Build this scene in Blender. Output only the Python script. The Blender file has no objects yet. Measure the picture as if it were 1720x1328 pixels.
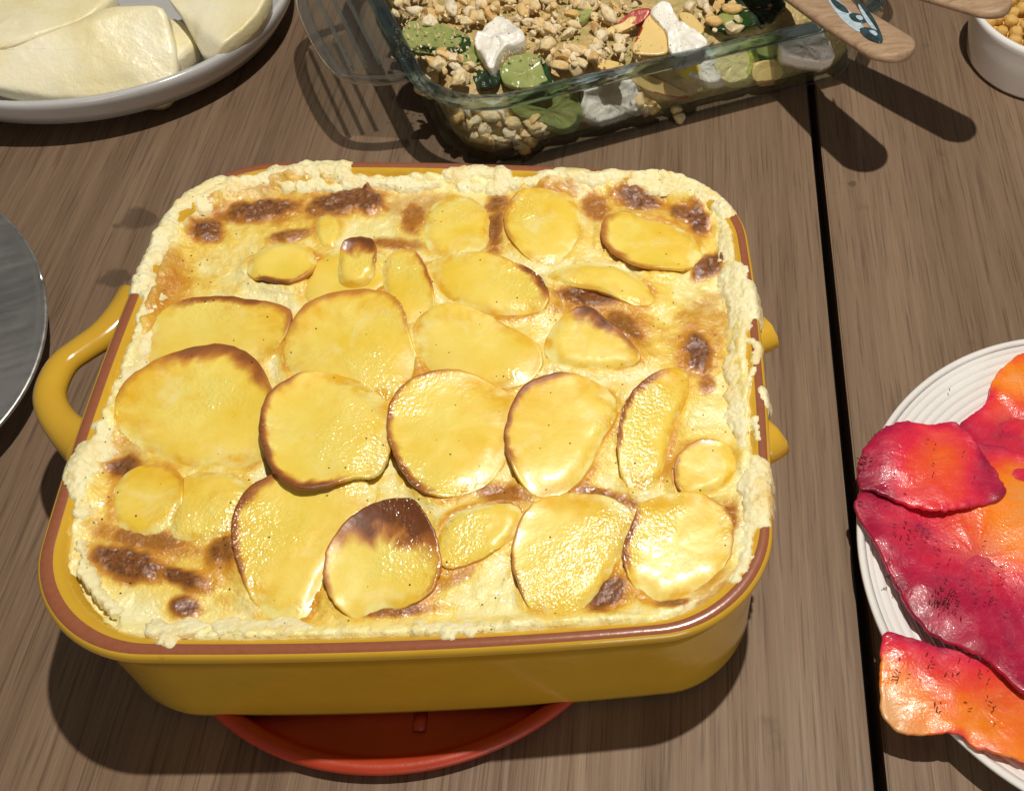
import bpy, bmesh, math, random
import numpy as np
from mathutils import Vector, Matrix, noise as mn

random.seed(7); rng = np.random.default_rng(7)
S = bpy.context.scene; COL = S.collection

# ------------------------------------------------------------------ camera
RIM = 0.082                                  # height of the baking dish rim above the table (table top is z = 0)
F_PX, PPX, PPY = 1736.5, 860 + 480.46, 664.0
CR = np.array([0.98878623, -0.09048411, 0.11880415])
CU = np.array([0.00460862, 0.81364909, 0.58133804])
CF = np.array([0.14926674, 0.57427152, -0.80494202])
CP = np.array([0.0847594, -0.2847913, 0.3765855 + RIM])
cd = bpy.data.cameras.new('camera'); cam = bpy.data.objects.new('camera', cd); COL.objects.link(cam)
cam.matrix_world = Matrix(((CR[0], CU[0], -CF[0], CP[0]), (CR[1], CU[1], -CF[1], CP[1]),
                           (CR[2], CU[2], -CF[2], CP[2]), (0, 0, 0, 1)))
cd.sensor_width = 36; cd.lens = F_PX / 1720 * 36; cd.shift_x = -480.46 / 1720
cd.clip_start = 0.01; cd.clip_end = 50
S.camera = cam

# ------------------------------------------------------------------ light: one small pendant bulb over the table, dim room
W = bpy.data.worlds.new('World'); S.world = W; W.use_nodes = True
bg = W.node_tree.nodes['Background']; bg.inputs[0].default_value = (1.0, 0.91, 0.80, 1); bg.inputs[1].default_value = 0.105
def lamp(name, kind, loc, energy, col, size, aim=None, sy=None):
    l = bpy.data.lights.new(name, kind); l.energy = energy; l.color = col
    if kind == 'POINT': l.shadow_soft_size = size
    else:
        l.shape = 'RECTANGLE'; l.size = size; l.size_y = sy or size
    o = bpy.data.objects.new(name, l); COL.objects.link(o); o.location = loc
    if aim is not None: o.rotation_euler = (Vector(aim) - Vector(loc)).to_track_quat('-Z', 'Y').to_euler()
    return o
lamp('pendant_bulb', 'POINT', (0.20, 0.075, 1.09), 45.5, (1.0, 0.935, 0.83), 0.011)
lamp('second_room_lamp', 'AREA', (0.55, -2.3, 0.50), 15.0, (1.0, 0.94, 0.86), 1.0, (0.0, 0, 0.05))
S.view_settings.view_transform = 'Standard'; S.view_settings.look = 'None'
S.view_settings.exposure = 0.0; S.view_settings.gamma = 1.0
S.render.engine = 'CYCLES'
S.cycles.use_denoising = True
S.cycles.max_bounces = 10; S.cycles.transmission_bounces = 8; S.cycles.transparent_max_bounces = 12
S.cycles.caustics_reflective = False; S.cycles.caustics_refractive = False

# ------------------------------------------------------------------ helpers
def ray(px, py):
    d = CF + CR * ((px - PPX) / F_PX) - CU * ((py - PPY) / F_PX)
    return d
def un(px, py, z):                            # photo pixel -> point on the horizontal plane at height z
    d = ray(px, py); return CP + d * ((z - CP[2]) / d[2])
def unp(px, py, p0, n):                       # photo pixel -> point on a plane
    d = ray(px, py); return CP + d * (((p0 - CP) @ n) / (d @ n))
def fr(x, y, z=0.0, o=3):
    return mn.fractal(Vector((x, y, z)), 0.7, 2.1, o)
def sstep(a, b, x):
    t = np.clip((x - a) / (b - a), 0, 1); return t * t * (3 - 2 * t)

def link(name, me, parent=None):
    o = bpy.data.objects.new(name, me); COL.objects.link(o)
    if parent is not None: o.parent = parent
    return o
def mesh(name, V, Fc, mat, parent=None, attrs=None, smooth=True):
    me = bpy.data.meshes.new(name)
    me.from_pydata([tuple(map(float, v)) for v in V], [], Fc)
    if smooth: me.polygons.foreach_set('use_smooth', [True] * len(me.polygons))
    if mat: me.materials.append(mat)
    for k, a in (attrs or {}).items():
        at = me.attributes.new(k, 'FLOAT', 'POINT'); at.data.foreach_set('value', np.asarray(a, dtype=np.float32))
    me.update()
    return link(name, me, parent)
def tag(o, label=None, cat=None, group=None, kind=None):
    if label: o['label'] = label
    if cat: o['category'] = cat
    if group: o['group'] = group
    if kind: o['kind'] = kind
    return o
def empty(name, loc=(0, 0, 0)):
    o = bpy.data.objects.new(name, None); COL.objects.link(o); o.location = loc; o.empty_display_size = .02
    return o
def keep(o, parent):                          # parent while keeping coordinates given in the world
    o.parent = parent; o.matrix_parent_inverse = Matrix.Translation(-Vector(parent.location)) if parent.rotation_euler.z == 0 else parent.matrix_basis.inverted()
    return o
def smooth_closed(P, N):                      # closed Catmull-Rom, resampled evenly
    P = np.asarray(P, float); n = len(P); out = []
    for i in range(n):
        a, b, c, d = P[i - 1], P[i], P[(i + 1) % n], P[(i + 2) % n]
        for k in range(12):
            t = k / 12
            out.append(.5 * ((2 * b) + (-a + c) * t + (2 * a - 5 * b + 4 * c - d) * t * t + (-a + 3 * b - 3 * c + d) * t ** 3))
    out = np.array(out); nx = np.roll(out, -1, 0)
    s = np.concatenate([[0], np.cumsum(np.linalg.norm(nx - out, axis=1))])
    u = np.linspace(0, s[-1], N, endpoint=False); full = np.vstack([out, out[:1]])
    return np.stack([np.interp(u, s, full[:, k]) for k in range(full.shape[1])], 1)
def lathe(name, prof, n, mat, parent=None, c=(0, 0, 0), smooth=True):
    V, Fc = [], []
    for r, z in prof:
        for k in range(n):
            a = 2 * math.pi * k / n
            V.append((c[0] + r * math.cos(a), c[1] + r * math.sin(a), c[2] + z))
    for i in range(len(prof) - 1):
        for k in range(n):
            k2 = (k + 1) % n
            Fc.append((i * n + k, i * n + k2, (i + 1) * n + k2, (i + 1) * n + k))
    return mesh(name, V, Fc, mat, parent, smooth=smooth)
def tube(pts, rad, n=12, flat=1.0, up=(0, 0, 1)):   # swept tube with end caps; rad per point; flat scales it along up
    pts = [Vector(p) for p in pts]; V, Fc = [], []
    up = Vector(up)
    for i, p in enumerate(pts):
        t = (pts[min(i + 1, len(pts) - 1)] - pts[max(i - 1, 0)]).normalized()
        s = t.cross(up).normalized(); w = s.cross(t).normalized()
        for k in range(n):
            a = 2 * math.pi * k / n
            V.append(p + s * (rad[i] * math.cos(a)) + w * (rad[i] * flat * math.sin(a)))
    for i in range(len(pts) - 1):
        for k in range(n):
            k2 = (k + 1) % n
            Fc.append((i * n + k, i * n + k2, (i + 1) * n + k2, (i + 1) * n + k))
    Fc.append(tuple(range(n))[::-1]); Fc.append(tuple(range((len(pts) - 1) * n, len(pts) * n)))
    return V, Fc

def pillow(name, px, mat, z0=0.0, tilt=(0, 0), thick=.0025, edge=.0012, dome=0.0, cup=0.0, amp=0.0, freq=200.0,
           N=72, parent=None, plane=None, centre=None, attr=None, zfun=None, taper=.97, jag=0.0, rings=None):
    """a rounded slab whose top outline is traced; returns (object, outline in the world xy)"""
    px = np.asarray(px, float)
    c_px = np.array(centre, float) if centre is not None else px.mean(0)
    if plane is None:
        p0 = un(c_px[0], c_px[1], z0); n = np.array([-tilt[0], -tilt[1], 1.0]); n /= np.linalg.norm(n)
    else: p0, n = plane; n = n / np.linalg.norm(n)
    O = smooth_closed([unp(a, b, p0, n) for a, b in px], N)
    c = unp(c_px[0], c_px[1], p0, n)
    if jag:
        for i in range(N):
            d = O[i] - c; O[i] = c + d * (1 + jag / (np.linalg.norm(d) + 1e-6) * (fr(O[i][0] * 260, O[i][1] * 260, O[i][2] * 260, 3)))
    R = rings or [0.0, .2, .38, .54, .68, .79, .87, .92, .955, .98, .994, 1.0]
    V, A = [], []
    size = np.linalg.norm(O - c, axis=1).mean()
    def put(i, rho, off):
        p = c + (O[i] - c) * rho
        zz = dome * (1 - rho ** 2) + cup * rho ** 4
        dist = (1 - rho) * size
        if dist < edge: zz -= edge * (1 - math.sqrt(max(0, 1 - (1 - dist / edge) ** 2)))
        if amp: zz += amp * fr(p[0] * freq, p[1] * freq, p[2] * freq + 3.7 * len(name), 3)
        if zfun: zz += zfun(p[0], p[1], rho)
        return p + n * (zz + off)
    V.append(put(0, 0, 0)); A.append((0, 0))
    for rho in R[1:]:
        for i in range(N): V.append(put(i, rho, 0)); A.append((rho, i))
    for q, rho, off in ((0, 1.0, -.5 * thick), (1, taper, -thick)):
        for i in range(N):
            p = c + (O[i] - c) * rho
            V.append(p + n * (put(i, 1.0, 0) - (c + (O[i] - c)) ) @ n + n * off if False else p + n * (((put(i, 1.0, 0) - O[i]) @ n) + off)); A.append((1.0, i))
    V.append(c - n * (thick - cup * 0)); A.append((1.0, 0))
    Fc = [(0, 1 + i, 1 + (i + 1) % N) for i in range(N)]
    L = len(R) - 1 + 2
    for r in range(L - 1):
        a, b = 1 + r * N, 1 + (r + 1) * N
        for i in range(N):
            j = (i + 1) % N; Fc.append((a + i, b + i, b + j, a + j))
    last = 1 + (L - 1) * N
    Fc += [(len(V) - 1, last + (i + 1) % N, last + i) for i in range(N)]
    attrs = {}
    if attr:
        Vn = np.array(V); rho = np.array([a[0] for a in A]); idx = np.array([a[1] for a in A])
        od = O[idx] - c
        attrs = attr(Vn, rho, od)
    o = mesh(name, V, Fc, mat, None, attrs)
    if parent is not None: keep(o, parent)
    return o, O

def remeshed(name, blobs, voxel, mat, parent=None, amp=.0008, freq=300., smooth_it=6, attrs=None, stretch=None):
    """one organic mass grown from overlapping balls (x, y, z, r)"""
    bm = bmesh.new()
    for x, y, z, r in blobs:
        m = Matrix.Translation((x, y, z)) @ Matrix.Diagonal((r, r, r * (stretch or 1), 1))
        bmesh.ops.create_icosphere(bm, subdivisions=2, radius=1.0, matrix=m)
    me = bpy.data.meshes.new(name + '_src'); bm.to_mesh(me); bm.free()
    o = bpy.data.objects.new(name + '_src', me); COL.objects.link(o)
    m = o.modifiers.new('r', 'REMESH'); m.mode = 'VOXEL'; m.voxel_size = voxel
    if smooth_it:
        s = o.modifiers.new('s', 'SMOOTH'); s.factor = .5; s.iterations = smooth_it
    dg = bpy.context.evaluated_depsgraph_get()
    me2 = bpy.data.meshes.new_from_object(o.evaluated_get(dg)); me2.name = name
    bpy.data.objects.remove(o); bpy.data.meshes.remove(me)
    n = len(me2.vertices); co = np.empty(n * 3); no = np.empty(n * 3)
    me2.vertices.foreach_get('co', co); me2.vertices.foreach_get('normal', no)
    co = co.reshape(-1, 3); no = no.reshape(-1, 3)
    d = np.array([fr(p[0] * freq, p[1] * freq, p[2] * freq, 4) for p in co])
    co += no * (d * amp)[:, None]
    me2.vertices.foreach_set('co', co.ravel())
    me2.materials.clear(); me2.materials.append(mat)
    me2.polygons.foreach_set('use_smooth', [True] * len(me2.polygons)); me2.update()
    ob = link(name, me2)
    if parent is not None: keep(ob, parent)
    return ob

# ------------------------------------------------------------------ materials
class NT:
    def __init__(s, name):
        s.m = bpy.data.materials.new(name); s.m.use_nodes = True; s.t = s.m.node_tree; s.t.nodes.clear()
        s.out = s.n('ShaderNodeOutputMaterial'); s.b = s.n('ShaderNodeBsdfPrincipled')
        s.t.links.new(s.b.outputs[0], s.out.inputs[0]); s._co = None
    def n(s, t, **k):
        x = s.t.nodes.new(t)
        for a, b in k.items(): setattr(x, a, b)
        return x
    def l(s, a, b): s.t.links.new(a, b)
    def co(s):
        if not s._co: s._co = s.n('ShaderNodeTexCoord').outputs['Object']
        return s._co
    def mapped(s, sc, rot=(0, 0, 0)):
        m = s.n('ShaderNodeMapping'); m.inputs['Scale'].default_value = sc; m.inputs['Rotation'].default_value = rot
        s.l(s.co(), m.inputs[0]); return m.outputs[0]
    def noise(s, scale, detail=4, rough=.55, vec=None, dist=0):
        x = s.n('ShaderNodeTexNoise'); x.inputs['Scale'].default_value = scale; x.inputs['Detail'].default_value = detail
        x.inputs['Roughness'].default_value = rough; x.inputs['Distortion'].default_value = dist
        s.l(vec or s.co(), x.inputs['Vector']); return x.outputs['Fac']
    def ramp(s, fac, stops, interp='LINEAR'):
        r = s.n('ShaderNodeValToRGB'); e = r.color_ramp.elements; r.color_ramp.interpolation = interp
        while len(e) < len(stops): e.new(.5)
        for i, (p, c) in enumerate(stops):
            e[i].position = p; e[i].color = (*c, 1) if not isinstance(c, (int, float)) else (c, c, c, 1)
        s.l(fac, r.inputs[0]); return r.outputs[0]
    def mix(s, fac, a, b, mode='MIX'):
        x = s.n('ShaderNodeMix', data_type='RGBA', blend_type=mode)
        for v, i in ((fac, 0), (a, 6), (b, 7)):
            if hasattr(v, 'links'): s.l(v, x.inputs[i])
            elif i == 0: x.inputs[0].default_value = v
            else: x.inputs[i].default_value = (*v, 1)
        return x.outputs[2]
    def math(s, op, a, b=0.0, c=0.0):
        x = s.n('ShaderNodeMath', operation=op)
        for v, i in ((a, 0), (b, 1), (c, 2)):
            if hasattr(v, 'links'): s.l(v, x.inputs[i])
            else: x.inputs[i].default_value = v
        return x.outputs[0]
    def attr(s, name):
        return s.n('ShaderNodeAttribute', attribute_name=name).outputs['Fac']
    def voro(s, scale, feature='F1', out='Distance', vec=None):
        x = s.n('ShaderNodeTexVoronoi', feature=feature); x.inputs['Scale'].default_value = scale
        s.l(vec or s.co(), x.inputs['Vector']); return x.outputs[out]
    def bump(s, h, dist, strength=1.0, prev=None):
        x = s.n('ShaderNodeBump'); x.inputs['Distance'].default_value = dist; x.inputs['Strength'].default_value = strength
        s.l(h, x.inputs['Height'])
        if prev: s.l(prev, x.inputs['Normal'])
        return x.outputs[0]
    def set(s, **k):
        if hasattr(k.get('normal'), 'links') and 'coat' in k: s.l(k['normal'], s.b.inputs['Coat Normal'])
        names = dict(color='Base Color', rough='Roughness', metal='Metallic', ior='IOR', sss='Subsurface Weight', sssr='Subsurface Radius',
                     ssss='Subsurface Scale', normal='Normal', coat='Coat Weight', coatr='Coat Roughness', trans='Transmission Weight', spec='Specular IOR Level')
        for a, v in k.items():
            i = s.b.inputs[names[a]]
            if hasattr(v, 'links'): s.l(v, i)
            elif a == 'color': i.default_value = (*v, 1)
            else: i.default_value = v
        return s.m
    def specks(s, scale, size, keep, colour, base):      # sparse pepper flecks
        x = s.n('ShaderNodeTexVoronoi'); x.inputs['Scale'].default_value = scale; s.l(s.co(), x.inputs['Vector'])
        d = s.math('LESS_THAN', x.outputs['Distance'], size)
        sep = s.n('ShaderNodeSeparateColor'); s.l(x.outputs['Color'], sep.inputs[0])
        k = s.math('GREATER_THAN', sep.outputs[0], keep)
        return s.mix(s.math('MULTIPLY', d, k), base, colour)

def m_wood_table():
    t = NT('stained_table_wood'); v = t.mapped((130, 3.5, 130)); v2 = t.mapped((620, 16, 620)); v3 = t.mapped((24, 1.0, 24)); v4 = t.mapped((330, 7, 330))
    a = t.noise(1, 6, .65, v, .5); b = t.noise(1, 3, .6, v2); c = t.noise(1, 3, .5, v3, .5); d = t.noise(1, 4, .6, v4)
    g = t.math('ADD', t.math('MULTIPLY', a, .40), t.math('ADD', t.math('MULTIPLY', c, .38), t.math('MULTIPLY', d, .22)))
    col = t.ramp(g, [(.33, (.120, .075, .046)), (.45, (.176, .114, .072)), (.54, (.214, .142, .092)), (.68, (.280, .192, .127))])
    pore = t.ramp(b, [(.36, 1.0), (.46, 0.0)]); col = t.mix(t.math('MULTIPLY', pore, .42), col, (.05, .030, .019))
    col = t.mix(t.ramp(b, [(.58, 0.0), (.70, .4)]), col, (.29, .20, .135))
    wst = t.ramp(t.noise(26, 4), [(.66, 0.0), (.72, .35)]); col = t.mix(wst, col, (.085, .055, .036))
    for px, py, r_ in ((228, 372, .011), (192, 470, .0085), (1432, 308, .004)):
        q_ = un(px, py, 0); ca, sa = math.cos(.0337), math.sin(.0337); loc = (q_[0] * ca - q_[1] * sa, q_[0] * sa + q_[1] * ca, 0)
        dn = t.n('ShaderNodeVectorMath', operation='DISTANCE'); t.l(t.co(), dn.inputs[0]); dn.inputs[1].default_value = loc
        k_ = t.math('ADD', t.math('DIVIDE', dn.outputs['Value'], r_), t.math('MULTIPLY', t.math('SUBTRACT', t.noise(70, 4), .5), 2.2))
        col = t.mix(t.ramp(k_, [(.70, .55), (.95, 0.0)]), col, (.06, .037, .022))
    col = t.specks(34, .016, .72, (.55, .48, .40), col)
    nrm = t.bump(b, .0005, .6, t.bump(d, .0003, .5))
    return t.set(color=col, rough=t.ramp(a, [(.3, .60), (.7, .44)]), normal=nrm, spec=.2)
def m_glaze():
    t = NT('mustard_yellow_glaze'); n = t.noise(60, 3)
    col = t.mix(n, (.54, .315, .026), (.63, .38, .034))
    col = t.mix(t.ramp(t.noise(55, 5, .7), [(.66, 0.0), (.74, .6)]), col, (.30, .11, .012)); col = t.specks(60, .035, .80, (.05, .02, .008), col)
    return t.set(color=col, rough=.16, normal=t.bump(t.noise(90, 2), .0006, .25), coat=.3, coatr=.08)
def m_terracotta():
    t = NT('bare_terracotta'); n = t.noise(400, 4)
    return t.set(color=t.mix(n, (.24, .075, .034), (.33, .115, .055)), rough=.24, normal=t.bump(t.noise(300, 2), .0002, .35), coat=.4, coatr=.1)
def m_biscuit():
    t = NT('broken_clay'); n = t.noise(900, 4)
    return t.set(color=t.mix(n, (.07, .022, .012), (.22, .085, .04)), rough=.85, normal=t.bump(n, .0008, .9))
def m_custard():
    t = NT('baked_cream'); br = t.attr('brown'); oil = t.attr('oil')
    n1 = t.noise(70, 5, .6); n2 = t.noise(420, 4, .6); n3 = t.noise(180, 4, .6)
    cream = t.mix(t.ramp(n1, [(.35, 0.0), (.68, 1.0)]), (.87, .755, .29), (.92, .87, .52))
    o = t.math('ADD', oil, t.math('MULTIPLY', t.math('SUBTRACT', n3, .5), .6))
    col = t.mix(t.ramp(o, [(.13, 0.0), (.48, .92)]), cream, (.85, .615, .10)); col = t.mix(t.ramp(o, [(.48, 0.0), (.90, .95)]), col, (.66, .31, .018))
    b = t.math('ADD', br, t.math('MULTIPLY', t.math('SUBTRACT', n3, .5), .45))
    col = t.mix(t.ramp(b, [(.06, 0.0), (.30, .6), (.52, 1.0)]), col, (.50, .20, .022))
    dk = t.mix(t.ramp(n2, [(.35, 0.0), (.65, 1.0)]), (.11, .036, .008), (.27, .098, .024))
    col = t.mix(t.ramp(b, [(.46, 0.0), (.88, 1.0)]), col, dk)
    col = t.specks(420, .17, .90, (.05, .025, .01), col)
    nr = t.bump(n2, .0010, .8, t.bump(t.noise(130, 3), .0018, .7))
    return t.set(color=col, rough=t.ramp(t.noise(120, 3), [(.38, .15), (.60, .42)]), spec=.5, normal=nr, sss=.10, sssr=(.003, .0025, .001), ssss=1.0, coat=.85, coatr=.045)
def m_crust():
    t = NT('foamy_cream_crust'); n = t.noise(500, 5, .65); n1 = t.noise(60, 4)
    col = t.mix(t.ramp(n1, [(.35, 0.0), (.68, 1.0)]), (.84, .75, .40), (.90, .85, .57))
    col = t.mix(t.ramp(t.noise(48, 5, .65), [(.50, 0.0), (.72, .85)]), col, (.80, .52, .12))
    col = t.specks(500, .16, .93, (.07, .04, .02), col)
    return t.set(color=col, rough=t.ramp(t.noise(200, 3), [(.4, .26), (.65, .55)]), normal=t.bump(n, .0010, .8, t.bump(t.voro(420), .0008, .5)), sss=.15, sssr=(.004, .002, .001), ssss=1.0)
def m_potato():
    t = NT('baked_potato'); br = t.attr('brown'); gold = t.attr('gold'); fm = t.attr('film')
    n1 = t.noise(45, 4); n2 = t.noise(500, 4, .6); n3 = t.noise(200, 4, .6)
    base = t.mix(t.ramp(n1, [(.32, 0.0), (.66, 1.0)]), (.80, .555, .055), (.86, .68, .165))
    g = t.math('ADD', gold, t.math('MULTIPLY', t.math('SUBTRACT', n3, .5), .35))
    base = t.mix(t.ramp(g, [(.12, 0.0), (.5, .55), (.9, .95)]), base, (.74, .42, .016))
    film = t.ramp(t.noise(60, 5, .65, dist=.6), [(.56, 0.0), (.74, .6)]); base = t.mix(film, base, (.87, .73, .37))
    fk = t.math('ADD', fm, t.math('MULTIPLY', t.math('SUBTRACT', t.noise(110, 5, .6), .5), .9))
    skin = t.mix(t.ramp(t.noise(75, 4), [(.42, 0.0), (.60, 1.0)]), (.87, .745, .28), (.74, .43, .025)); base = t.mix(t.ramp(fk, [(.32, 0.0), (.75, 1.0)]), base, skin)
    b = t.math('ADD', br, t.math('MULTIPLY', t.math('SUBTRACT', n2, .5), .25))
    col = t.mix(t.ramp(b, [(.10, 0.0), (.42, .75), (.6, 1.0)]), base, (.43, .16, .032))
    col = t.mix(t.ramp(b, [(.52, 0.0), (1.0, 1.0)]), col, t.mix(n2, (.10, .032, .010), (.19, .062, .018)))
    col = t.specks(330, .13, .90, (.04, .022, .01), col)
    wet = t.ramp(t.noise(22, 3), [(.48, 0.0), (.60, 1.0)]); h = t.math('MULTIPLY', t.noise(620, 2), wet)
    nr = t.bump(h, .0007, .9, t.bump(n2, .0002, .4, t.bump(t.noise(90, 3), .0008, .3)))
    return t.set(color=col, rough=t.ramp(wet, [(0.0, .36), (1.0, .17)]), spec=.42, normal=nr, sss=.3, sssr=(.007, .004, .0008), ssss=1.0, coat=t.math('MULTIPLY_ADD', wet, .6, .15), coatr=.05)
def m_simple(name, c1, c2, scale, rough=.4, bump=.0006, bs=300, **k):
    t = NT(name); return t.set(color=t.mix(t.ramp(t.noise(scale, 4), [(.35, 0.0), (.65, 1.0)]), c1, c2), rough=rough, normal=t.bump(t.noise(bs, 4), bump, .6), **k)
def m_glass(clear=.5, col=(.95, .985, .98)):
    t = NT('clear_glass'); g = t.n('ShaderNodeBsdfGlass'); g.inputs['Color'].default_value = (*col, 1); g.inputs['Roughness'].default_value = 0.0; g.inputs['IOR'].default_value = 1.47
    tr = t.n('ShaderNodeBsdfTransparent'); tr.inputs[0].default_value = (.95, .98, .975, 1)
    mx = t.n('ShaderNodeMixShader'); mx.inputs[0].default_value = clear; t.l(g.outputs[0], mx.inputs[1]); t.l(tr.outputs[0], mx.inputs[2]); t.l(mx.outputs[0], t.out.inputs[0]); return t.m
def m_salmon():
    t = NT('beet_cured_salmon'); tone = t.attr('tone'); n = t.noise(40, 5, .6); w = t.noise(1, 4, .6, t.mapped((60, 420, 60), (0, 0, .5)))
    f = t.math('ADD', tone, t.math('MULTIPLY', t.math('SUBTRACT', n, .5), .30)); f = t.math('ADD', f, t.math('MULTIPLY', t.math('SUBTRACT', w, .5), .16))
    col = t.ramp(f, [(0.0, (.25, .008, .038)), (.22, (.46, .013, .058)), (.42, (.72, .026, .060)), (.62, (.82, .085, .026)), (.82, (.90, .24, .012)), (1.0, (.70, .38, .16))])
    col = t.mix(t.ramp(t.noise(600, 3), [(.66, 0.0), (.78, .3)]), col, (.95, .42, .30))
    ln = t.n('ShaderNodeTexWave', wave_type='BANDS', bands_direction='X'); ln.inputs['Scale'].default_value = 75; ln.inputs['Distortion'].default_value = 9; ln.inputs['Detail'].default_value = 3; ln.inputs['Detail Scale'].default_value = 1.5; t.l(t.mapped((1, 1, 1), (0, 0, .9)), ln.inputs['Vector'])
    col = t.mix(t.ramp(ln.outputs['Fac'], [(.85, 0.0), (1.0, .03)]), col, (.95, .35, .25))
    return t.set(color=col, rough=t.ramp(t.noise(90, 3), [(.40, .22), (.62, .50)]), normal=t.bump(t.noise(650, 3), .0004, .6, t.bump(w, .0002, .4)), spec=.4, sss=.3, sssr=(.010, .003, .0015), ssss=1.0, coat=.12, coatr=.05)
def m_spoonwood():
    t = NT('pale_spoon_wood'); a = t.noise(1, 5, .6, t.mapped((60, 260, 260), (0, 0, .73)), .8)
    col = t.ramp(a, [(.3, (.27, .17, .10)), (.5, (.36, .24, .15)), (.7, (.43, .30, .19))])
    return t.set(color=col, rough=.55, normal=t.bump(a, .0004, .5), spec=.3)
def m_cucumber():
    t = NT('cucumber_flesh'); k = t.attr('skin'); n = t.noise(120, 4)
    c = t.mix(n, (.18, .24, .055), (.42, .45, .17)); c = t.mix(t.ramp(k, [(.25, 0.0), (.55, .6), (.7, 1.0)]), c, (.018, .055, .014))
    c = t.specks(600, .2, .85, (.02, .025, .01), c)
    return t.set(color=c, rough=.2, normal=t.bump(t.noise(260, 3), .0008, .5), coat=.3, sss=.12, sssr=(.003, .004, .001))
def m_apple():
    t = NT('apple_flesh'); k = t.attr('skin'); n = t.noise(90, 4)
    c = t.mix(n, (.72, .50, .17), (.80, .62, .27)); c = t.mix(t.ramp(k, [(.4, 0.0), (.6, 1.0)]), c, t.mix(n, (.42, .018, .018), (.36, .06, .015)))
    c = t.specks(600, .2, .85, (.12, .06, .02), c)
    return t.set(color=c, rough=.3, normal=t.bump(t.noise(300, 3), .0006, .5), sss=.15, sssr=(.004, .002, .001))
def m_fruit():
    t = NT('pale_fruit_flesh'); k = t.attr('skin'); c = t.mix(t.noise(200, 4), (.70, .62, .24), (.80, .74, .42)); c = t.mix(t.ramp(k, [(.3, 0.0), (.6, 1.0)]), c, (.40, .46, .03))
    return t.set(color=c, rough=.14, normal=t.bump(t.noise(300, 3), .0012, .7), coat=.5, coatr=.04, sss=.15, sssr=(.004, .003, .001))
def m_cheese():
    t = NT('fresh_white_cheese'); n = t.noise(200, 4); c = t.mix(n, (.80, .77, .68), (.88, .86, .79))
    c = t.specks(300, .16, .72, (.12, .12, .05), c); c = t.specks(620, .2, .80, (.10, .07, .04), c)
    return t.set(color=c, rough=.28, normal=t.bump(t.noise(220, 4), .0012, .6), sss=.25, sssr=(.004, .003, .002), coat=.3)
M = dict(table=m_wood_table(), glaze=m_glaze(), clay=m_terracotta(), biscuit=m_biscuit(), custard=m_custard(), crust=m_crust(), potato=m_potato(),
         glass=m_glass(.85), rimglass=m_glass(.36, (.60, .75, .85)), salmon=m_salmon(), spoonwood=m_spoonwood(), cucumber=m_cucumber(), apple=m_apple(), cheese=m_cheese())
M['handleglass'] = m_glass(.55, (.93, .97, .97))
M['red'] = m_simple('red_silicone', (.36, .034, .012), (.43, .048, .016), 40, .42, .0002, 500)
def m_nut():
    t = NT('roasted_nut'); r = t.n('ShaderNodeObjectInfo').outputs['Random']; n = t.noise(2.2, 4)
    c = t.ramp(r, [(0.0, (.84, .56, .21)), (.25, (.92, .71, .36)), (.6, (.96, .83, .53)), (1.0, (.97, .89, .68))])
    c = t.mix(t.ramp(n, [(.42, 0.0), (.70, .6)]), c, (.70, .40, .13))
    return t.set(color=c, rough=.36, normal=t.bump(t.noise(9, 3), .05, .4), sss=.12, sssr=(.004, .002, .001))
M['nut'] = m_nut()
M['crumb'] = m_simple('nut_crumb', (.78, .56, .28), (.94, .80, .52), 500)
M['chickpea'] = m_simple('golden_chickpea', (.70, .40, .09), (.80, .52, .16), 60, .3)
M['white'] = m_simple('white_glaze', (.78, .77, .75), (.83, .82, .80), 20, .12, .0003, 60, coat=.3)
M['greyglaze'] = m_simple('pale_grey_glaze', (.50, .50, .50), (.56, .56, .56), 20, .18, .0003, 60, coat=.3)
M['melon'] = m_simple('pale_melon', (.80, .70, .37), (.89, .85, .66), 16, .38, .0010, 200, sss=.35, sssr=(.012, .008, .003), coat=.3)
M['dill'] = m_simple('dried_dill', (.016, .024, .010), (.05, .06, .025), 300, .6)
M['leaf'] = m_simple('dark_lettuce', (.008, .022, .014), (.03, .055, .02), 80, .3, .002, 200)
M['mixbed'] = m_simple('chopped_salad', (.62, .44, .20), (.40, .34, .12), 120, .4, .004, 260)
M['motif_dark'] = m_simple('dark_teal_paint', (.010, .028, .034), (.03, .07, .08), 200, .2, .0001, 200, coat=.6)
M['motif_light'] = m_simple('pale_blue_paint', (.36, .47, .55), (.55, .66, .72), 300, .25, .0001, 200, coat=.6)
M['lemon'] = m_simple('yellow_lemon', (.78, .55, .03), (.85, .68, .06), 100, .25)
def m_steel():
    t = NT('brushed_steel'); n = t.noise(1, 4, .6, t.mapped((25, 300, 60), (0, 0, .5)))
    return t.set(color=(.78, .78, .77), metal=1.0, rough=t.ramp(t.math('ADD', t.math('MULTIPLY', n, .35), t.math('MULTIPLY', t.noise(22, 3), .65)), [(.38, .20), (.62, .48)]), normal=t.bump(n, .0001, .15))
M['steel'] = m_steel()
M['dark'] = m_simple('dark_floor', (.012, .010, .009), (.02, .017, .015), 4, .7)

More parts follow.
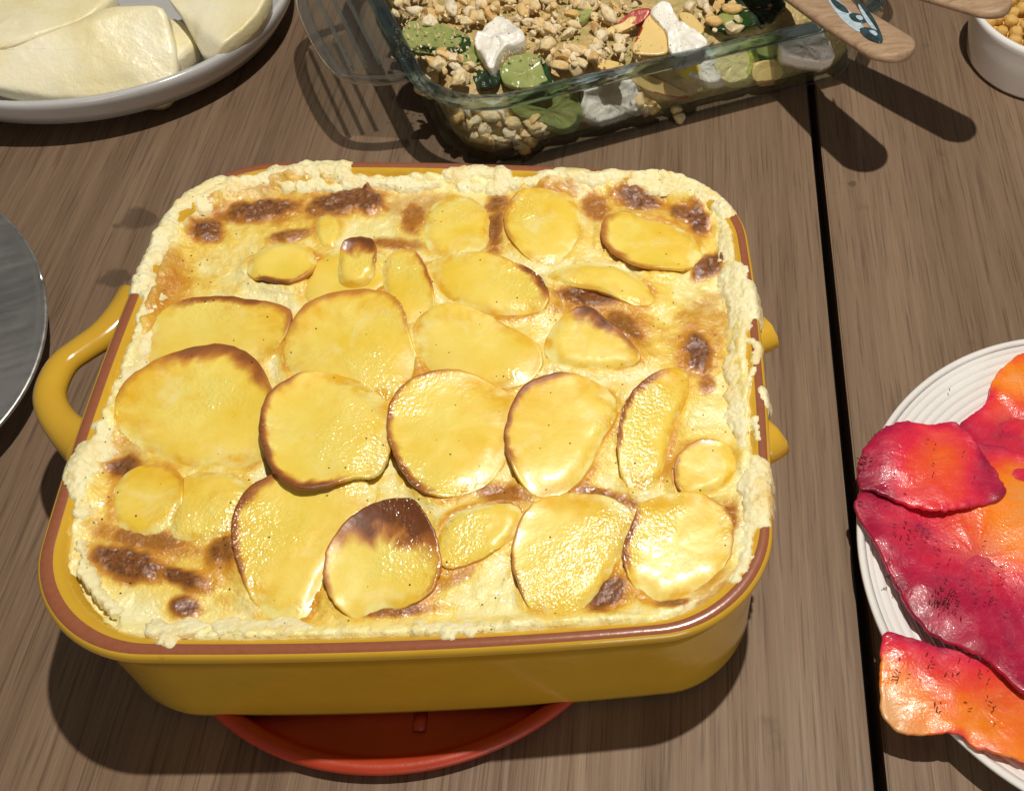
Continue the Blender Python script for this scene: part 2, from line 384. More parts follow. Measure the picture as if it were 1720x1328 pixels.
# ------------------------------------------------------------------ table of two wide boards with an open joint, floor below
mesh('floor', [(-3, -3, -.74), (3, -3, -.74), (3, 3, -.74), (-3, 3, -.74)], [(0, 1, 2, 3)], M['dark'], smooth=False)['kind'] = 'structure'
table = empty('dining_table'); table.rotation_euler.z = -.0337
tag(table, 'brown wooden table of wide boards with an open joint between them, under all the dishes', 'table')
def board(x0, x1, y0, y1):
    bm = bmesh.new(); bmesh.ops.create_cube(bm, size=1, matrix=Matrix.Translation(((x0 + x1) / 2, (y0 + y1) / 2, -.014)) @ Matrix.Diagonal((x1 - x0, y1 - y0, .028, 1)))
    bmesh.ops.bevel(bm, geom=bm.edges[:], offset=.0009, segments=2, affect='EDGES')
    me = bpy.data.meshes.new('plank'); bm.to_mesh(me); bm.free(); me.materials.append(M['table']); return link('plank', me, table)
GX = .1927
board(-.62, GX - .0031, -.42, .95); board(GX + .0031, .92, -.42, .95)
for y in (-.2, .78):
    bm = bmesh.new(); bmesh.ops.create_cube(bm, size=1, matrix=Matrix.Translation((.15, y, -.07)) @ Matrix.Diagonal((1.4, .03, .08, 1)))
    me = bpy.data.meshes.new('crossbar'); bm.to_mesh(me); bm.free(); me.materials.append(M['table']); link('crossbar', me, table)

# ------------------------------------------------------------------ baking dish
DW, DL, DR, DB = .27, .2526, .0427, .0440
def rr_loop(d, n=20, r=None, m=14):
    """rounded rectangle with gently bowed sides, moved inwards by d"""
    w, l = DW - 2 * d, DL - 2 * d; r = max(.012, (r if r is not None else DR - d * .6)); pts = []
    cs = ((1, 1, 0), (-1, 1, 90), (-1, -1, 180), (1, -1, 270))
    for q, (sx, sy, a0) in enumerate(cs):
        for k in range(n):
            a = math.radians(a0 + 90 * k / (n - 1)); pts.append((sx * (w / 2 - r) + r * math.cos(a), sy * (l / 2 - r) + r * math.sin(a)))
        nx = cs[(q + 1) % 4]; a = math.radians(a0 + 90)
        p = pts[-1]; e = (nx[0] * (w / 2 - r) + r * math.cos(a), nx[1] * (l / 2 - r) + r * math.sin(a))
        for k in range(1, m): pts.append((p[0] + (e[0] - p[0]) * k / m, p[1] + (e[1] - p[1]) * k / m))
    return [(x * (1 + DB * (1 - min(1, abs(2 * y / l)) ** 2)), y * (1 + DB * (1 - min(1, abs(2 * x / w)) ** 2))) for x, y in pts]
def loft(name, loops, mat, parent, cap=False, close=False, attrs=None):
    V, Fc = [], []; n = len(loops[0][0])
    for pts, z in loops:
        V += [(x, y, z) for x, y in pts]
    for i in range(len(loops) - (0 if close else 1)):
        a, b = i * n, ((i + 1) % len(loops)) * n
        for k in range(n): Fc.append((a + k, a + (k + 1) % n, b + (k + 1) % n, b + k))
    if cap: Fc.append(tuple(range(n))[::-1])
    return mesh(name, V, Fc, mat, parent, attrs)
dish = empty('baking_dish')
tag(dish, 'mustard yellow ceramic baking dish with terracotta rim and one broken handle, on the red trivet', 'baking dish')
prof = [(.030, .0039), (.0092, .0040), (.0062, .0045), (.0049, .0062), (.0044, .0100), (.0046, .022), (.0042, .042), (.0036, .062), (.0028, .0742), (.0012, .0755), (.0002, .0770), (0, .0785), (.0003, .0802), (.0009, .0813), (.0016, .0819),
        (.0056, .08205), (.0067, .0814), (.0080, .0798), (.0100, .070), (.015, .04), (.03, .022)]
body = loft('dish_body', [(rr_loop(d, r=DR - .007 * max(0, 1 - (z - .006) / .057) - d * .3), z) for d, z in prof], M['glaze'], dish, cap=True)
loft('unglazed_rim', [(rr_loop(d), z) for d, z in ((.0014, .0816), (.0019, .0822), (.0036, .08235), (.0050, .0823), (.0056, .0819))], M['clay'], dish)
def handle_mesh(name, path_px, zs, rad, mat, flat=.62, ends=None):
    P = [un(x, y, z) for (x, y), z in zip(path_px, zs)]
    V, Fc = tube(P, rad, 16, flat); return mesh(name, V, Fc, mat, dish)
hp = [(236, 500), (208, 532), (176, 562), (140, 586), (108, 610), (90, 640), (84, 668), (92, 694), (108, 716), (128, 735), (152, 752)]
hs = smooth_closed([(*p, 0) for p in hp], 10)  # unused smoothing seed
def dense(pts, n):
    pts = np.array(pts, float); out = []
    for i in range(len(pts) - 1):
        a, b, c, d = pts[max(i - 1, 0)], pts[i], pts[i + 1], pts[min(i + 2, len(pts) - 1)]
        for k in range(n):
            t = k / n; out.append(.5 * (2 * b + (c - a) * t + (2 * a - 5 * b + 4 * c - d) * t * t + (3 * b - a - 3 * c + d) * t ** 3))
    out.append(pts[-1]); return np.array(out)
hp = dense(hp, 4); nh = len(hp)
rad = [.0062 + .0040 * abs(2 * i / (nh - 1) - 1) ** 3 for i in range(nh)]
handle_mesh('loop_handle', hp, [.066] * nh, rad, M['glaze'], .8)
# the other handle has snapped off: two stubs with bare clay breaks
for pth, rd in (([(1256, 572), (1276, 565), (1292, 558)], [.0098, .0096, .0094]), ([(1274, 745), (1290, 738), (1302, 731)], [.0120, .0114, .0106])):
    P = [un(x, y, .0655) for x, y in dense(pth, 3)]; n_ = 9
    V, Fc = tube(P, list(np.interp(np.linspace(0, 2, 7), [0, 1, 2], rd)), n_, .85)
    e = P[-1]; d = (P[-1] - P[-3]) / np.linalg.norm(P[-1] - P[-3])
    for v in V[-n_:]:                              # the break runs askew
        v += Vector(d) * (.0014 * fr(v[0] * 260, v[1] * 260, v[2] * 260, 2) - .12 * (v[2] - .0655))
    Fc.pop(); stub = mesh('handle_stub', V, Fc, M['glaze'], dish)
    endv = [v.copy() for v in V[-n_:]]; c_ = sum(endv, Vector()) / n_; EV_ = []
    for t_, o_ in ((1.0, .0), (.7, .0007), (.35, .0002)): EV_ += [c_ + (v - c_) * t_ + Vector(d) * (o_ + .0009 * fr(v[0] * 700, v[1] * 700 + t_ * 3, v[2] * 700, 2)) * (t_ < 1) + (v - c_) * 0 for v in endv]
    Fe = [(r_ * n_ + k, r_ * n_ + (k + 1) % n_, (r_ + 1) * n_ + (k + 1) % n_, (r_ + 1) * n_ + k) for r_ in range(2) for k in range(n_)] + [tuple(range(2 * n_, 3 * n_))]
    mesh('broken_end', EV_, Fe, M['biscuit'], stub, smooth=False)

# ------------------------------------------------------------------ trivet
TR = (-.0176, -.0420, 0)
trivet = lathe('trivet', [(0.0, .0037), (.070, .0037), (.0735, .0036), (.0755, .0032), (.079, .0026), (.0995, .0026), (.1030, .0040), (.1040, .0075), (.1072, .0094), (.1098, .0086), (.1108, .0068), (.1100, .0042), (.106, .0012), (.09, .0006), (0, .0006)], 128, M['red'], c=TR)
tag(trivet, 'round red silicone trivet with a raised lip, under the yellow baking dish', 'trivet')
tb = mesh('trivet_tab', *tube([(TR[0] + .008, TR[1] - .084, .0028), (TR[0] + .008, TR[1] - .092, .0028)], [.0028, .0028], 10, .5), M['red']); tb.parent = trivet

# ------------------------------------------------------------------ potato gratin
grat = empty('potato_gratin', (0, 0, .03))
tag(grat, 'browned potato gratin of sliced potatoes in cream, filling the yellow baking dish', 'gratin')
ZC = RIM - .0050
# browned patches: px centre, radii, angle, strength of brown, strength of gold
PATCH = [(440, 350, 92, 26, -4, 1.0, .8), (575, 338, 85, 24, -10, 1.0, .8), (618, 338, 42, 28, 0, 1, .7), (345, 385, 34, 26, 0, .95, .9), (490, 394, 46, 13, -12, .7, .5),
         (836, 340, 26, 22, 0, .75, .6), (832, 390, 20, 48, 6, .75, .6), (692, 362, 26, 34, 0, .6, .6), (655, 408, 70, 14, 4, .55, .4), (700, 345, 90, 30, 0, .3, .5),
         (1075, 335, 58, 20, 14, .85, .8), (1172, 372, 34, 20, 60, .95, .8), (1148, 358, 42, 16, 18, .8, .6), (1192, 445, 44, 18, -28, .95, .8), (1000, 345, 30, 26, 30, .62, .5), (930, 320, 60, 18, 0, .35, .5),
         (988, 497, 66, 18, 8, .9, .9), (1052, 548, 48, 24, 40, .75, .8), (1010, 525, 100, 30, 15, .3, .8), (1175, 590, 34, 48, -10, .95, .9), (1188, 640, 18, 24, 0, .6, .6), (1180, 560, 55, 95, 0, .3, .6),
         (850, 832, 66, 26, 0, .62, .5), (1012, 832, 66, 18, 16, .68, .6), (805, 778, 34, 24, 50, .55, .5), (1165, 790, 60, 60, 0, .2, .6), (1020, 700, 60, 100, 10, .0, .35),
         (222, 948, 82, 36, 12, 1.1, .9), (300, 968, 58, 20, 18, .95, .8), (306, 1016, 30, 22, 0, .85, .8), (210, 783, 38, 24, -10, .95, .9), (372, 925, 34, 32, -30, .8, .9), (250, 905, 100, 24, 10, .65, .9), (255, 850, 100, 90, 0, .15, .7),
         (655, 1026, 76, 12, -4, .72, .8), (1022, 998, 44, 26, -42, .95, .9), (1150, 955, 26, 30, 20, .7, .8), (1132, 1016, 34, 12, 0, .8, .7), (1222, 870, 26, 40, 20, .7, .8), (1200, 990, 60, 60, 0, .25, .7),
         (275, 470, 36, 80, 28, .35, 1.0), (330, 430, 60, 50, 0, .1, .6), (250, 560, 30, 60, 20, .0, .5), (215, 760, 40, 50, 0, .3, .7), (420, 1000, 90, 60, 20, .1, .6), (500, 1030, 80, 25, 0, .1, .5), (760, 975, 50, 14, -30, .45, .5),
         (480, 330, 160, 50, -3, .25, .6), (1060, 380, 130, 70, 0, .1, .5), (1110, 480, 70, 30, 0, .0, .5), (1240, 700, 20, 200, -6, .0, .45), (700, 300, 260, 14, 0, .1, .45), (760, 1050, 300, 10, 0, .05, .4), (940, 580, 60, 40, 0, .1, .5)]
def patch_fields(X, Y, z=RIM - .004, wob=1.0):
    br = np.zeros_like(X); au = np.zeros_like(X)
    nz = np.array([.22 * fr(x * 45, y * 45, .3, 3) + .15 * fr(x * 190, y * 190, 5.3, 3) for x, y in zip(X, Y)]) * wob
    for cx, cy, rx, ry, an, b, g in PATCH:
        c = un(cx, cy, z)[:2]; ca, sa = math.cos(math.radians(an)), math.sin(math.radians(an))
        e1 = un(cx + rx * ca, cy + rx * sa, z)[:2] - c; e2 = un(cx - ry * sa, cy + ry * ca, z)[:2] - c
        Mi = np.linalg.inv(np.stack([e1, e2], 1)); q = Mi @ np.stack([X - c[0], Y - c[1]])
        d = np.hypot(q[0], q[1]) + nz
        br = np.maximum(br, b * (1 - sstep(.40, 1.24, d))); au = np.maximum(au, g * (1 - sstep(.6, 2.3, d)))
    return br, au

# slices: outline px, z offset of the centre (mm), tilt x, tilt y, brown rims [(direction deg in world, half-width deg, strength, depth)]
SL = [
 ([(715,372),(730,340),(765,328),(800,335),(825,360),(820,400),(795,425),(750,430),(715,415)], -1.2, 0, .01, [], 'pale potato slice sunk in the cream'),
 ([(850,355),(870,325),(910,315),(950,322),(970,350),(975,385),(960,420),(930,443),(895,435),(865,410),(850,385)], .2, -.02, .03, [(170, 60, .45, .10)], None),
 ([(1013,380),(1030,362),(1070,357),(1120,368),(1160,390),(1178,415),(1165,440),(1120,450),(1075,445),(1035,425),(1015,405)], 1.0, -.02, -.01, [(185, 60, .6, .12), (255, 50, .4, .08)], None),
 ([(530,372),(545,357),(566,362),(572,388),(560,412),(536,408)], -1.0, 0, .03, [], None),
 ([(505,478),(520,440),(555,420),(610,418),(650,432),(662,470),(620,500),(560,512),(512,505)], -1.4, 0, .03, [], None),
 ([(415,440),(440,412),(480,402),(515,410),(528,435),(515,462),(485,474),(445,470),(420,460)], 1.2, 0, .04, [(265, 40, .9, .16), (310, 40, .5, .1)], None),
 ([(568,440),(578,410),(602,402),(628,408),(630,440),(616,470),(590,480),(570,468)], 2.6, 0, .10, [(85, 55, 1.0, .45), (20, 40, .6, .15)], 'small curled potato slice with a burnt top edge'),
 ([(640,455),(660,425),(695,424),(716,452),(728,495),(722,530),(690,545),(655,530),(642,495)], .2, .05, .05, [(40, 60, .6, .12)], None),
 ([(722,440),(760,424),(810,424),(860,440),(900,460),(918,490),(912,515),(880,527),(830,527),(780,512),(740,490),(725,465)], .8, .03, .04, [(10, 30, .95, .14), (70, 40, .35, .07)], None),
 ([(922,458),(960,442),(1010,440),(1060,455),(1092,480),(1099,505),(1075,512),(1030,498),(975,482),(935,470)], .2, 0, .03, [(250, 50, .35, .1)], None),
 ([(232,590),(246,552),(272,525),(310,505),(370,498),(430,507),(480,520),(485,545),(462,582),(420,607),(350,614),(290,614),(242,608)], .8, .0, .08, [(80, 65, .85, .14), (30, 35, .6, .08)], None),
 ([(478,600),(486,560),(510,520),(550,498),(610,488),(650,495),(675,520),(685,560),(697,602),(688,642),(658,668),(600,672),(530,655),(490,632)], .8, .02, .06, [(120, 60, .5, .09), (60, 50, .45, .07)], None),
 ([(695,548),(720,520),(765,513),(810,525),(850,548),(895,575),(909,603),(890,635),(840,650),(780,646),(730,630),(702,600)], .4, .02, .06, [(60, 60, .3, .05)], None),
 ([(915,575),(930,545),(962,522),(988,518),(1020,540),(1050,565),(1073,600),(1050,615),(1000,618),(950,612),(922,598)], 1.4, 0, .08, [(70, 50, 1.0, .36), (20, 40, .7, .16)], 'potato slice with a dark toasted top edge'),
 ([(196,690),(212,645),(260,612),(320,590),(375,583),(420,600),(445,635),(458,675),(452,722),(440,765),(400,782),(330,784),(260,768),(215,738),(196,710)], 2.0, .02, .09, [(75, 60, .85, .16), (140, 40, .4, .08), (20, 40, .55, .08)], None),
 ([(183,850),(190,815),(220,790),(265,783),(300,798),(306,840),(282,880),(235,897),(195,885)], -.8, 0, .02, [(60, 50, .35, .1)], None),
 ([(290,850),(300,800),(360,788),(410,808),(400,860),(375,895),(320,906),(285,895)], -1.0, 0, .02, [], None),
 ([(392,885),(410,835),(450,803),(520,788),(600,803),(628,838),(600,900),(550,965),(522,1020),(490,1046),(452,1040),(425,1005),(402,945)], .5, -.04, .03, [(150, 50, .85, .10), (190, 40, .8, .07), (110, 40, .6, .06)], None),
 ([(655,690),(675,655),(715,632),(770,626),(820,640),(860,665),(869,700),(860,740),(840,780),(810,815),(760,830),(710,823),(685,800),(665,765),(653,725)], 2.2, -.04, .02, [(190, 60, .7, .07), (130, 50, .6, .06), (225, 40, .8, .09)], None),
 ([(858,690),(880,650),(920,632),(960,630),(1000,640),(1030,665),(1036,700),(1012,740),(990,790),(960,822),(920,834),(890,822),(865,787),(850,740)], 1.8, -.06, .03, [(170, 60, .75, .08), (120, 40, .8, .09)], None),
 ([(1040,720),(1050,680),(1075,645),(1110,625),(1147,623),(1157,650),(1142,690),(1126,740),(1115,790),(1092,818),(1060,815),(1043,780)], 1.6, -.09, .03, [(170, 55, .8, .13), (115, 40, .85, .13)], None),
 ([(1133,790),(1150,755),(1185,738),(1225,750),(1240,775),(1227,805),(1190,827),(1150,830)], 1.0, -.02, .02, [(120, 60, .45, .12), (190, 40, .5, .12)], None),
 ([(735,892),(760,862),(810,845),(860,842),(880,862),(867,890),(840,917),(800,940),(755,952),(736,928)], .0, .0, .04, [(265, 50, .25, .08)], None),
 ([(872,885),(900,845),(950,828),(1010,830),(1050,850),(1068,880),(1050,922),(1030,962),(1002,1002),(970,1035),(930,1046),(895,1022),(870,972),(862,930)], 1.4, -.03, .05, [(170, 50, .45, .05), (200, 30, .5, .05)], None),
 ([(1060,890),(1080,845),(1130,828),(1180,832),(1220,860),(1229,900),(1216,950),(1180,992),(1120,1012),(1088,1002),(1060,970),(1048,925)], 1.0, -.05, .03, [(170, 40, .85, .11), (20, 50, .4, .06)], None),
 ([(443,690),(460,660),(500,635),(550,626),(600,636),(640,665),(659,700),(650,750),(630,790),(590,800),(550,815),(510,821),(475,806),(450,767),(440,725)], 5.0, -.05, -.01, [(200, 60, .95, .09), (150, 40, .7, .07), (255, 45, .95, .09)], 'large potato slice with a thick toasted lower rim'),
 ([(547,945),(562,905),(598,865),(650,842),(692,842),(716,870),(731,905),(738,945),(725,987),(690,1012),(640,1024),(600,1036),(572,1020),(551,985)], 3.0, .0, .12, [(82, 62, 1.25, .52), (82, 85, .9, .26), (0, 50, .5, .08), (180, 50, .55, .08)], 'potato slice with a burnt dark brown top'),
]
foot = []
for k, (px, zo, tx, ty, rims, lab) in enumerate(SL):
    px = np.array(px, float); px = px.mean(0) + (px - px.mean(0)) * 1.035
    def at(V, rho, od, rims=rims, k=k):
        ang = np.degrees(np.arctan2(od[:, 1], od[:, 0])); b = np.zeros(len(V))
        nz = np.array([fr(v[0] * 160 + 9 * k, v[1] * 160, 0, 3) for v in V])
        for a0, hw, st, dp in rims:
            da = np.abs((ang - a0 + 180) % 360 - 180); w = 1 - sstep(hw * .5, hw * 1.25, da)
            e = sstep(1 - dp * 1.9, 1 - dp * .25, rho + nz * dp * .5); b = np.maximum(b, st * w * e)
        pb, pg = patch_fields(V[:, 0], V[:, 1]); b = np.maximum(b, np.clip(pb * .55 - .22, 0, 1) * (zo < 2.5))
        gd_ = (V[:, 0] - V[0, 0]) * math.cos(k * 2.4 + 1.2) + (V[:, 1] - V[0, 1]) * abs(math.sin(k * 2.4)); g = np.clip(.30 * sstep(.70, 1.0, rho + nz * .2) + .30 * pg + 12 * gd_ + .22 * nz + .02, 0, 1)
        low = np.ones(len(V))
        for a0, hw, st, dp in rims: low = np.minimum(low, sstep(hw * .8, hw * 1.7, np.abs((ang - a0 + 180) % 360 - 180)))
        fmv = low * sstep(.60, 1.02, rho + nz * .16); g = np.clip(g - .0 * low, 0, 1)
        return dict(brown=b, gold=g, film=fmv)
    ph = k * 1.7
    cw = un(*np.mean(px, 0), RIM)
    def zf(x, y, r, rims=rims, cw=cw, ph=ph, zo=zo):
        ang = math.degrees(math.atan2(y - cw[1], x - cw[0])); low = 1.0
        for a0, hw, st, dp in rims: low = min(low, float(sstep(hw * .8, hw * 1.7, abs((ang - a0 + 180) % 360 - 180))))
        return .0007 * math.sin(x * 120 + ph) * math.cos(y * 95 + ph * 2) * r * r + .0007 * (1 - low) * r ** 5 - low * (.0019 + .0003 * zo) * float(sstep(.62, 1.0, r))
    o, O = pillow('potato_slice', px, M['potato'], z0=RIM - .0018 + zo * .001, tilt=(tx, ty + (.035 if ty > .015 else 0)), thick=.0023, edge=.0008, cup=.0002 + .0007 * (zo > 1.9), amp=.0004, freq=55, jag=.0005,
                  parent=grat, attr=at, zfun=zf)
    if lab: o['label'] = lab
    foot.append((O, un(*np.mean(px, 0), RIM - .0018 + zo * .001), tx, ty + (.035 if ty > .015 else 0)))

# the cream: a height field over the inside of the dish
step = .00115; din = .0070
xs = np.arange(-.142, .1421, step); ys = np.arange(-.134, .1341, step)
GX_, GY_ = np.meshgrid(xs, ys); X = GX_.ravel(); Y = GY_.ravel()
B = np.array(rr_loop(din, n=24))
def poly_sd(X, Y, P):                         # signed distance, positive inside
    P = P[:, :2]; Q = np.roll(P, -1, 0); dmin = np.full(X.shape, 9.0); ins = np.zeros(X.shape, bool)
    for a, b in zip(P, Q):
        e = b - a; t = np.clip(((X - a[0]) * e[0] + (Y - a[1]) * e[1]) / (e @ e + 1e-12), 0, 1)
        dmin = np.minimum(dmin, np.hypot(X - a[0] - t * e[0], Y - a[1] - t * e[1]))
        c = ((a[1] > Y) != (b[1] > Y)) & (X < (b[0] - a[0]) * (Y - a[1]) / (b[1] - a[1] + 1e-12) + a[0]); ins ^= c
    return np.where(ins, dmin, -dmin)
sdB = poly_sd(X, Y, B)
kept = sdB > -step * 1.2; idx = -np.ones(len(X), int); idx[kept] = np.arange(kept.sum())
ny, nx = GX_.shape; I = idx.reshape(ny, nx)
q = np.stack([I[:-1, :-1], I[:-1, 1:], I[1:, 1:], I[1:, :-1]], -1).reshape(-1, 4); q = q[(q >= 0).all(1)]
X, Y, sdB = X[kept], Y[kept], sdB[kept]
br, au = patch_fields(X, Y)
n1 = np.array([fr(x * 42, y * 42, 1.3, 3) for x, y in zip(X, Y)]); n2 = np.array([fr(x * 190, y * 190, 7.1, 4) for x, y in zip(X, Y)])
Z = ZC + .0012 * n1 + .00045 * n2
Z += .0020 * sstep(.25, .95, br) * (.7 + .5 * n2)
oil = np.zeros(len(X)); rise = np.zeros(len(X))
for O, c0, tx, ty in foot:
    bb = (X > O[:, 0].min() - .012) & (X < O[:, 0].max() + .012) & (Y > O[:, 1].min() - .012) & (Y < O[:, 1].max() + .012)
    sd = poly_sd(X[bb], Y[bb], O); zk = c0[2] + tx * (X[bb] - c0[0]) + ty * (Y[bb] - c0[1]) - .0013
    up_ = np.clip(zk - Z[bb], -.002, .0042); low = 1 - sstep(.0026, .0040, zk - Z[bb])      # the cream climbs to the sunk edges, not to the raised ones
    w = np.where(sd < .0008, 1 - sstep(0, .0065, -sd), 1 - sstep(.0008, .0030, sd))
    rise[bb] = np.where(np.abs(up_ * low * w) > np.abs(rise[bb]), up_ * low * w, rise[bb])
    deep = sstep(.0015, .004, sd); Z[bb] = Z[bb] * (1 - deep) + np.minimum(Z[bb], zk - .0016) * deep
    oil[bb] = np.maximum(oil[bb], .74 * (1 - sstep(0, .0048, -sd)))
Z += rise
edge_n = np.array([fr(x * 60, y * 60, 4.4, 3) for x, y in zip(X, Y)])
Z += (.0046 + .0022 * edge_n - .0022 * np.clip(1 - np.hypot(X + .128, Y + .105) / .05, 0, 1)) * (1 - sstep(.002, .011, sdB)) + .0012 * n2 * (1 - sstep(.0, .012, sdB))
Z -= .0030 * (1 - sstep(.0, .0022, sdB))
gap = (1 - sstep(.0012, .0032, np.abs(sdB - .0045))) * sstep(.10, .28, np.array([fr(x * 33, y * 33, 9.9, 2) for x, y in zip(X, Y)]) + .12 * (Y < -.05))
gap *= np.maximum(1 - sstep(.035, .06, np.hypot(X + .128, Y + .100)), 1 - sstep(.006, .010, np.hypot(X - un(1221, 522, RIM)[0], Y - un(1221, 522, RIM)[1])))
Z -= .0045 * gap
au = np.maximum(au * (.80 + .6 * n1), oil * (.85 + .9 * n1)) + .05 * np.clip(.5 + n1, 0, 1); au *= sstep(.001, .009, sdB) * .7 + .3
mesh('cream_surface', np.stack([X, Y, Z - 0], 1), [tuple(map(int, f)) for f in q], M['custard'], None, dict(brown=np.clip(br, 0, 1.2), oil=np.clip(au, 0, 1)))
keep(bpy.data.objects['cream_surface'], grat)

# foamy crust that rose over the edge
def crust_path(px, r, z=RIM, jit=.35, dens=1.0):
    out = []; px = np.array(px, float)
    for i in range(len(px) - 1):
        a, b = un(*px[i], z), un(*px[i + 1], z); L = np.linalg.norm(b - a); m = max(2, int(dens * L / .0022))
        for k in range(m):
            p = a + (b - a) * (k + random.random()) / m; rr_ = r * random.uniform(.55, 1.1) * .001
            out.append((p[0] + random.gauss(0, r * jit * .001), p[1] + random.gauss(0, r * jit * .001), p[2] + random.uniform(-.35, .25) * rr_, rr_))
    return out
CRUST = [([(365,298),(330,312),(303,336),(280,360)], 3.2), ([(400,300),(360,315),(330,340)], 3.0), ([(285,362),(262,392),(243,425),(234,452),(228,478)], 4.2), ([(262,392),(250,440)], 3.6),
         ([(250,480),(240,520),(228,560)], 3.0), ([(226,560),(214,610),(200,650),(186,690),(172,730)], 3.2), ([(222,600),(205,650)], 3.2), ([(168,720),(148,752),(128,782),(116,800)], 3.8), ([(118,790),(124,830),(128,868)], 2.6), ([(120,900),(126,950),(146,995),(178,1025)], 1.8),
         ([(250,1052),(285,1058),(320,1060)], 3.0), ([(268,1070),(278,1088)], 2.8), ([(330,1052),(420,1056),(520,1058)], 2.6),
         ([(410,298),(470,284),(530,278),(575,284)], 3.4), ([(500,270),(540,266),(575,272)], 3.0), ([(580,294),(660,298),(740,296)], 2.6), ([(470,300),(560,302)], 2.4), ([(750,288),(800,282),(850,288)], 4.0), ([(760,300),(850,304)], 2.6), ([(860,300),(910,296)], 2.2), ([(915,292),(960,288),(1010,294)], 3.8),
         ([(1010,292),(1060,288),(1110,288),(1150,294),(1185,308),(1212,332),(1226,356)], 3.8), ([(1060,300),(1140,308),(1190,330)], 3.2), ([(1215,350),(1226,390),(1228,430)], 2.6),
         ([(1235,440),(1248,462),(1262,485),(1272,510),(1276,528)], 4.2), ([(1236,455),(1240,490),(1250,520),(1256,545)], 4.0), ([(1254,548),(1246,580),(1236,605)], 2.6), ([(1248,568),(1268,572),(1284,582),(1276,606),(1270,630),(1258,652),(1250,680)], 2.0), ([(1232,590),(1238,625),(1240,660),(1245,700)], 3.4), ([(1250,690),(1254,740),(1258,780)], 2.4),
         ([(1288,648),(1296,664),(1299,682)], 2.0), ([(1275,700),(1282,740)], 1.4), ([(1268,770),(1288,790),(1292,820),(1290,855),(1280,880)], 3.2), ([(1266,800),(1270,850),(1262,900),(1255,940)], 3.2), ([(1270,890),(1264,940),(1240,975)], 2.2),
         ([(700,1060),(760,1062),(830,1056)], 2.6), ([(740,1078),(760,1080)], 1.4), ]
st2 = .0008
gx, gy = np.meshgrid(np.arange(-.149, .1491, st2), np.arange(-.141, .1411, st2)); cx_, cy_ = gx.ravel(), gy.ravel()
sdO = poly_sd(cx_, cy_, np.array(rr_loop(0, n=24)))
ok = (sdO > -.0032) & (sdO < .024)
SP_ = []
for p, r in CRUST:
    for i in range(len(p) - 1):
        a, b = un(*p[i], RIM)[:2], un(*p[i + 1], RIM)[:2]
        L = np.linalg.norm(b - a); m = max(2, int(L / .0025))
        for k in range(m): SP_.append((*(a + (b - a) * (k + random.random()) / m), r * .001 * random.uniform(.75, 1.2)))
cov = np.zeros(len(cx_)); tall = np.zeros(len(cx_)); ii = np.where(ok)[0]; px_, py_ = cx_[ii], cy_[ii]
c_ok = np.zeros(len(ii)); t_ok = np.zeros(len(ii))
for x, y, r in SP_:
    h_ = math.hypot(x, y); sh_ = .0022; x, y = x * (1 - sh_ / h_), y * (1 - sh_ / h_)        # the skin hangs from the inside
    d = np.hypot(px_ - x, py_ - y) / (r * 2.0); w = np.clip(1 - d, 0, 1); c_ok = np.maximum(c_ok, w); t_ok = np.maximum(t_ok, w * r / .004)
so = sdO[ii]
f1 = np.array([fr(x * 110, y * 110, 2.2, 3) for x, y in zip(px_, py_)]); f2 = np.array([fr(x * 420, y * 420, 6.1, 4) for x, y in zip(px_, py_)])
prof_z = np.interp(so, [-.0032, -.0012, .0, .0010, .0026, .0070, .0090, .0125, .024], [-.0085, -.0048, -.0016, -.0004, .0004, .0005, .0002, -.0012, -.0060])
cc = c_ok + .28 * f1 + .06 * f2
cc = cc + .25 * sstep(.008, .016, so) * f1
zz = RIM + prof_z + (.0017 * np.clip(t_ok, .12, 1.3) * (1 + .9 * f1) * (1 - .75 * sstep(.006, .013, so)) + .00055 * f2) * sstep(.22, .85, cc) - .0050 * (1 - sstep(.08, .55, cc)) * (so > .0065) - .0052 * (1 - sstep(.16, .34, cc)) * (so <= .0065)
kp = (cc > .10) & (c_ok > .03); idx = -np.ones(len(cx_), int); idx[ii[kp]] = np.arange(kp.sum()); I = idx.reshape(gx.shape)
q = np.stack([I[:-1, :-1], I[:-1, 1:], I[1:, 1:], I[1:, :-1]], -1).reshape(-1, 4); q = q[(q >= 0).all(1)]
keep(mesh('cream_crust', np.stack([px_[kp], py_[kp], zz[kp]], 1), [tuple(map(int, f)) for f in q], M['crust']), grat)

# ------------------------------------------------------------------ glass dish with salad
GA = math.radians(24.0); EU = np.array([math.cos(GA), math.sin(GA), 0]); EV = np.array([-math.sin(GA), math.cos(GA), 0])
U0, U1, V0, V1 = .048, .372, .183, .395
def gw(u, v, z): return EU * u + EV * v + np.array([0, 0, z])
def g_loop(d, z, r, n=14):
    pts = []
    for cx, cy, a0 in ((U1 - d - r, V1 - d - r, 0), (U0 + d + r, V1 - d - r, 90), (U0 + d + r, V0 + d + r, 180), (U1 - d - r, V0 + d + r, 270)):
        for k in range(n):
            a = math.radians(a0 + 90 * k / (n - 1)); pts.append(gw(cx + r * math.cos(a), cy + r * math.sin(a), z))
    return pts
def g_loft(name, loops, mat, parent, cap0=False, capl=False, close=False):
    V, Fc = [], []; n = len(loops[0])
    for L in loops: V += L
    m = len(loops)
    for i in range(m if close else m - 1):
        a, b = i * n, ((i + 1) % m) * n
        for k in range(n): Fc.append((a + k, a + (k + 1) % n, b + (k + 1) % n, b + k))
    if cap0: Fc.append(tuple(range(n))[::-1])
    if capl: Fc.append(tuple(range((m - 1) * n, m * n)))
    return mesh(name, V, Fc, mat, parent)
gd = empty('glass_dish'); tag(gd, 'clear rectangular glass oven dish full of salad, behind the yellow baking dish', 'glass dish')
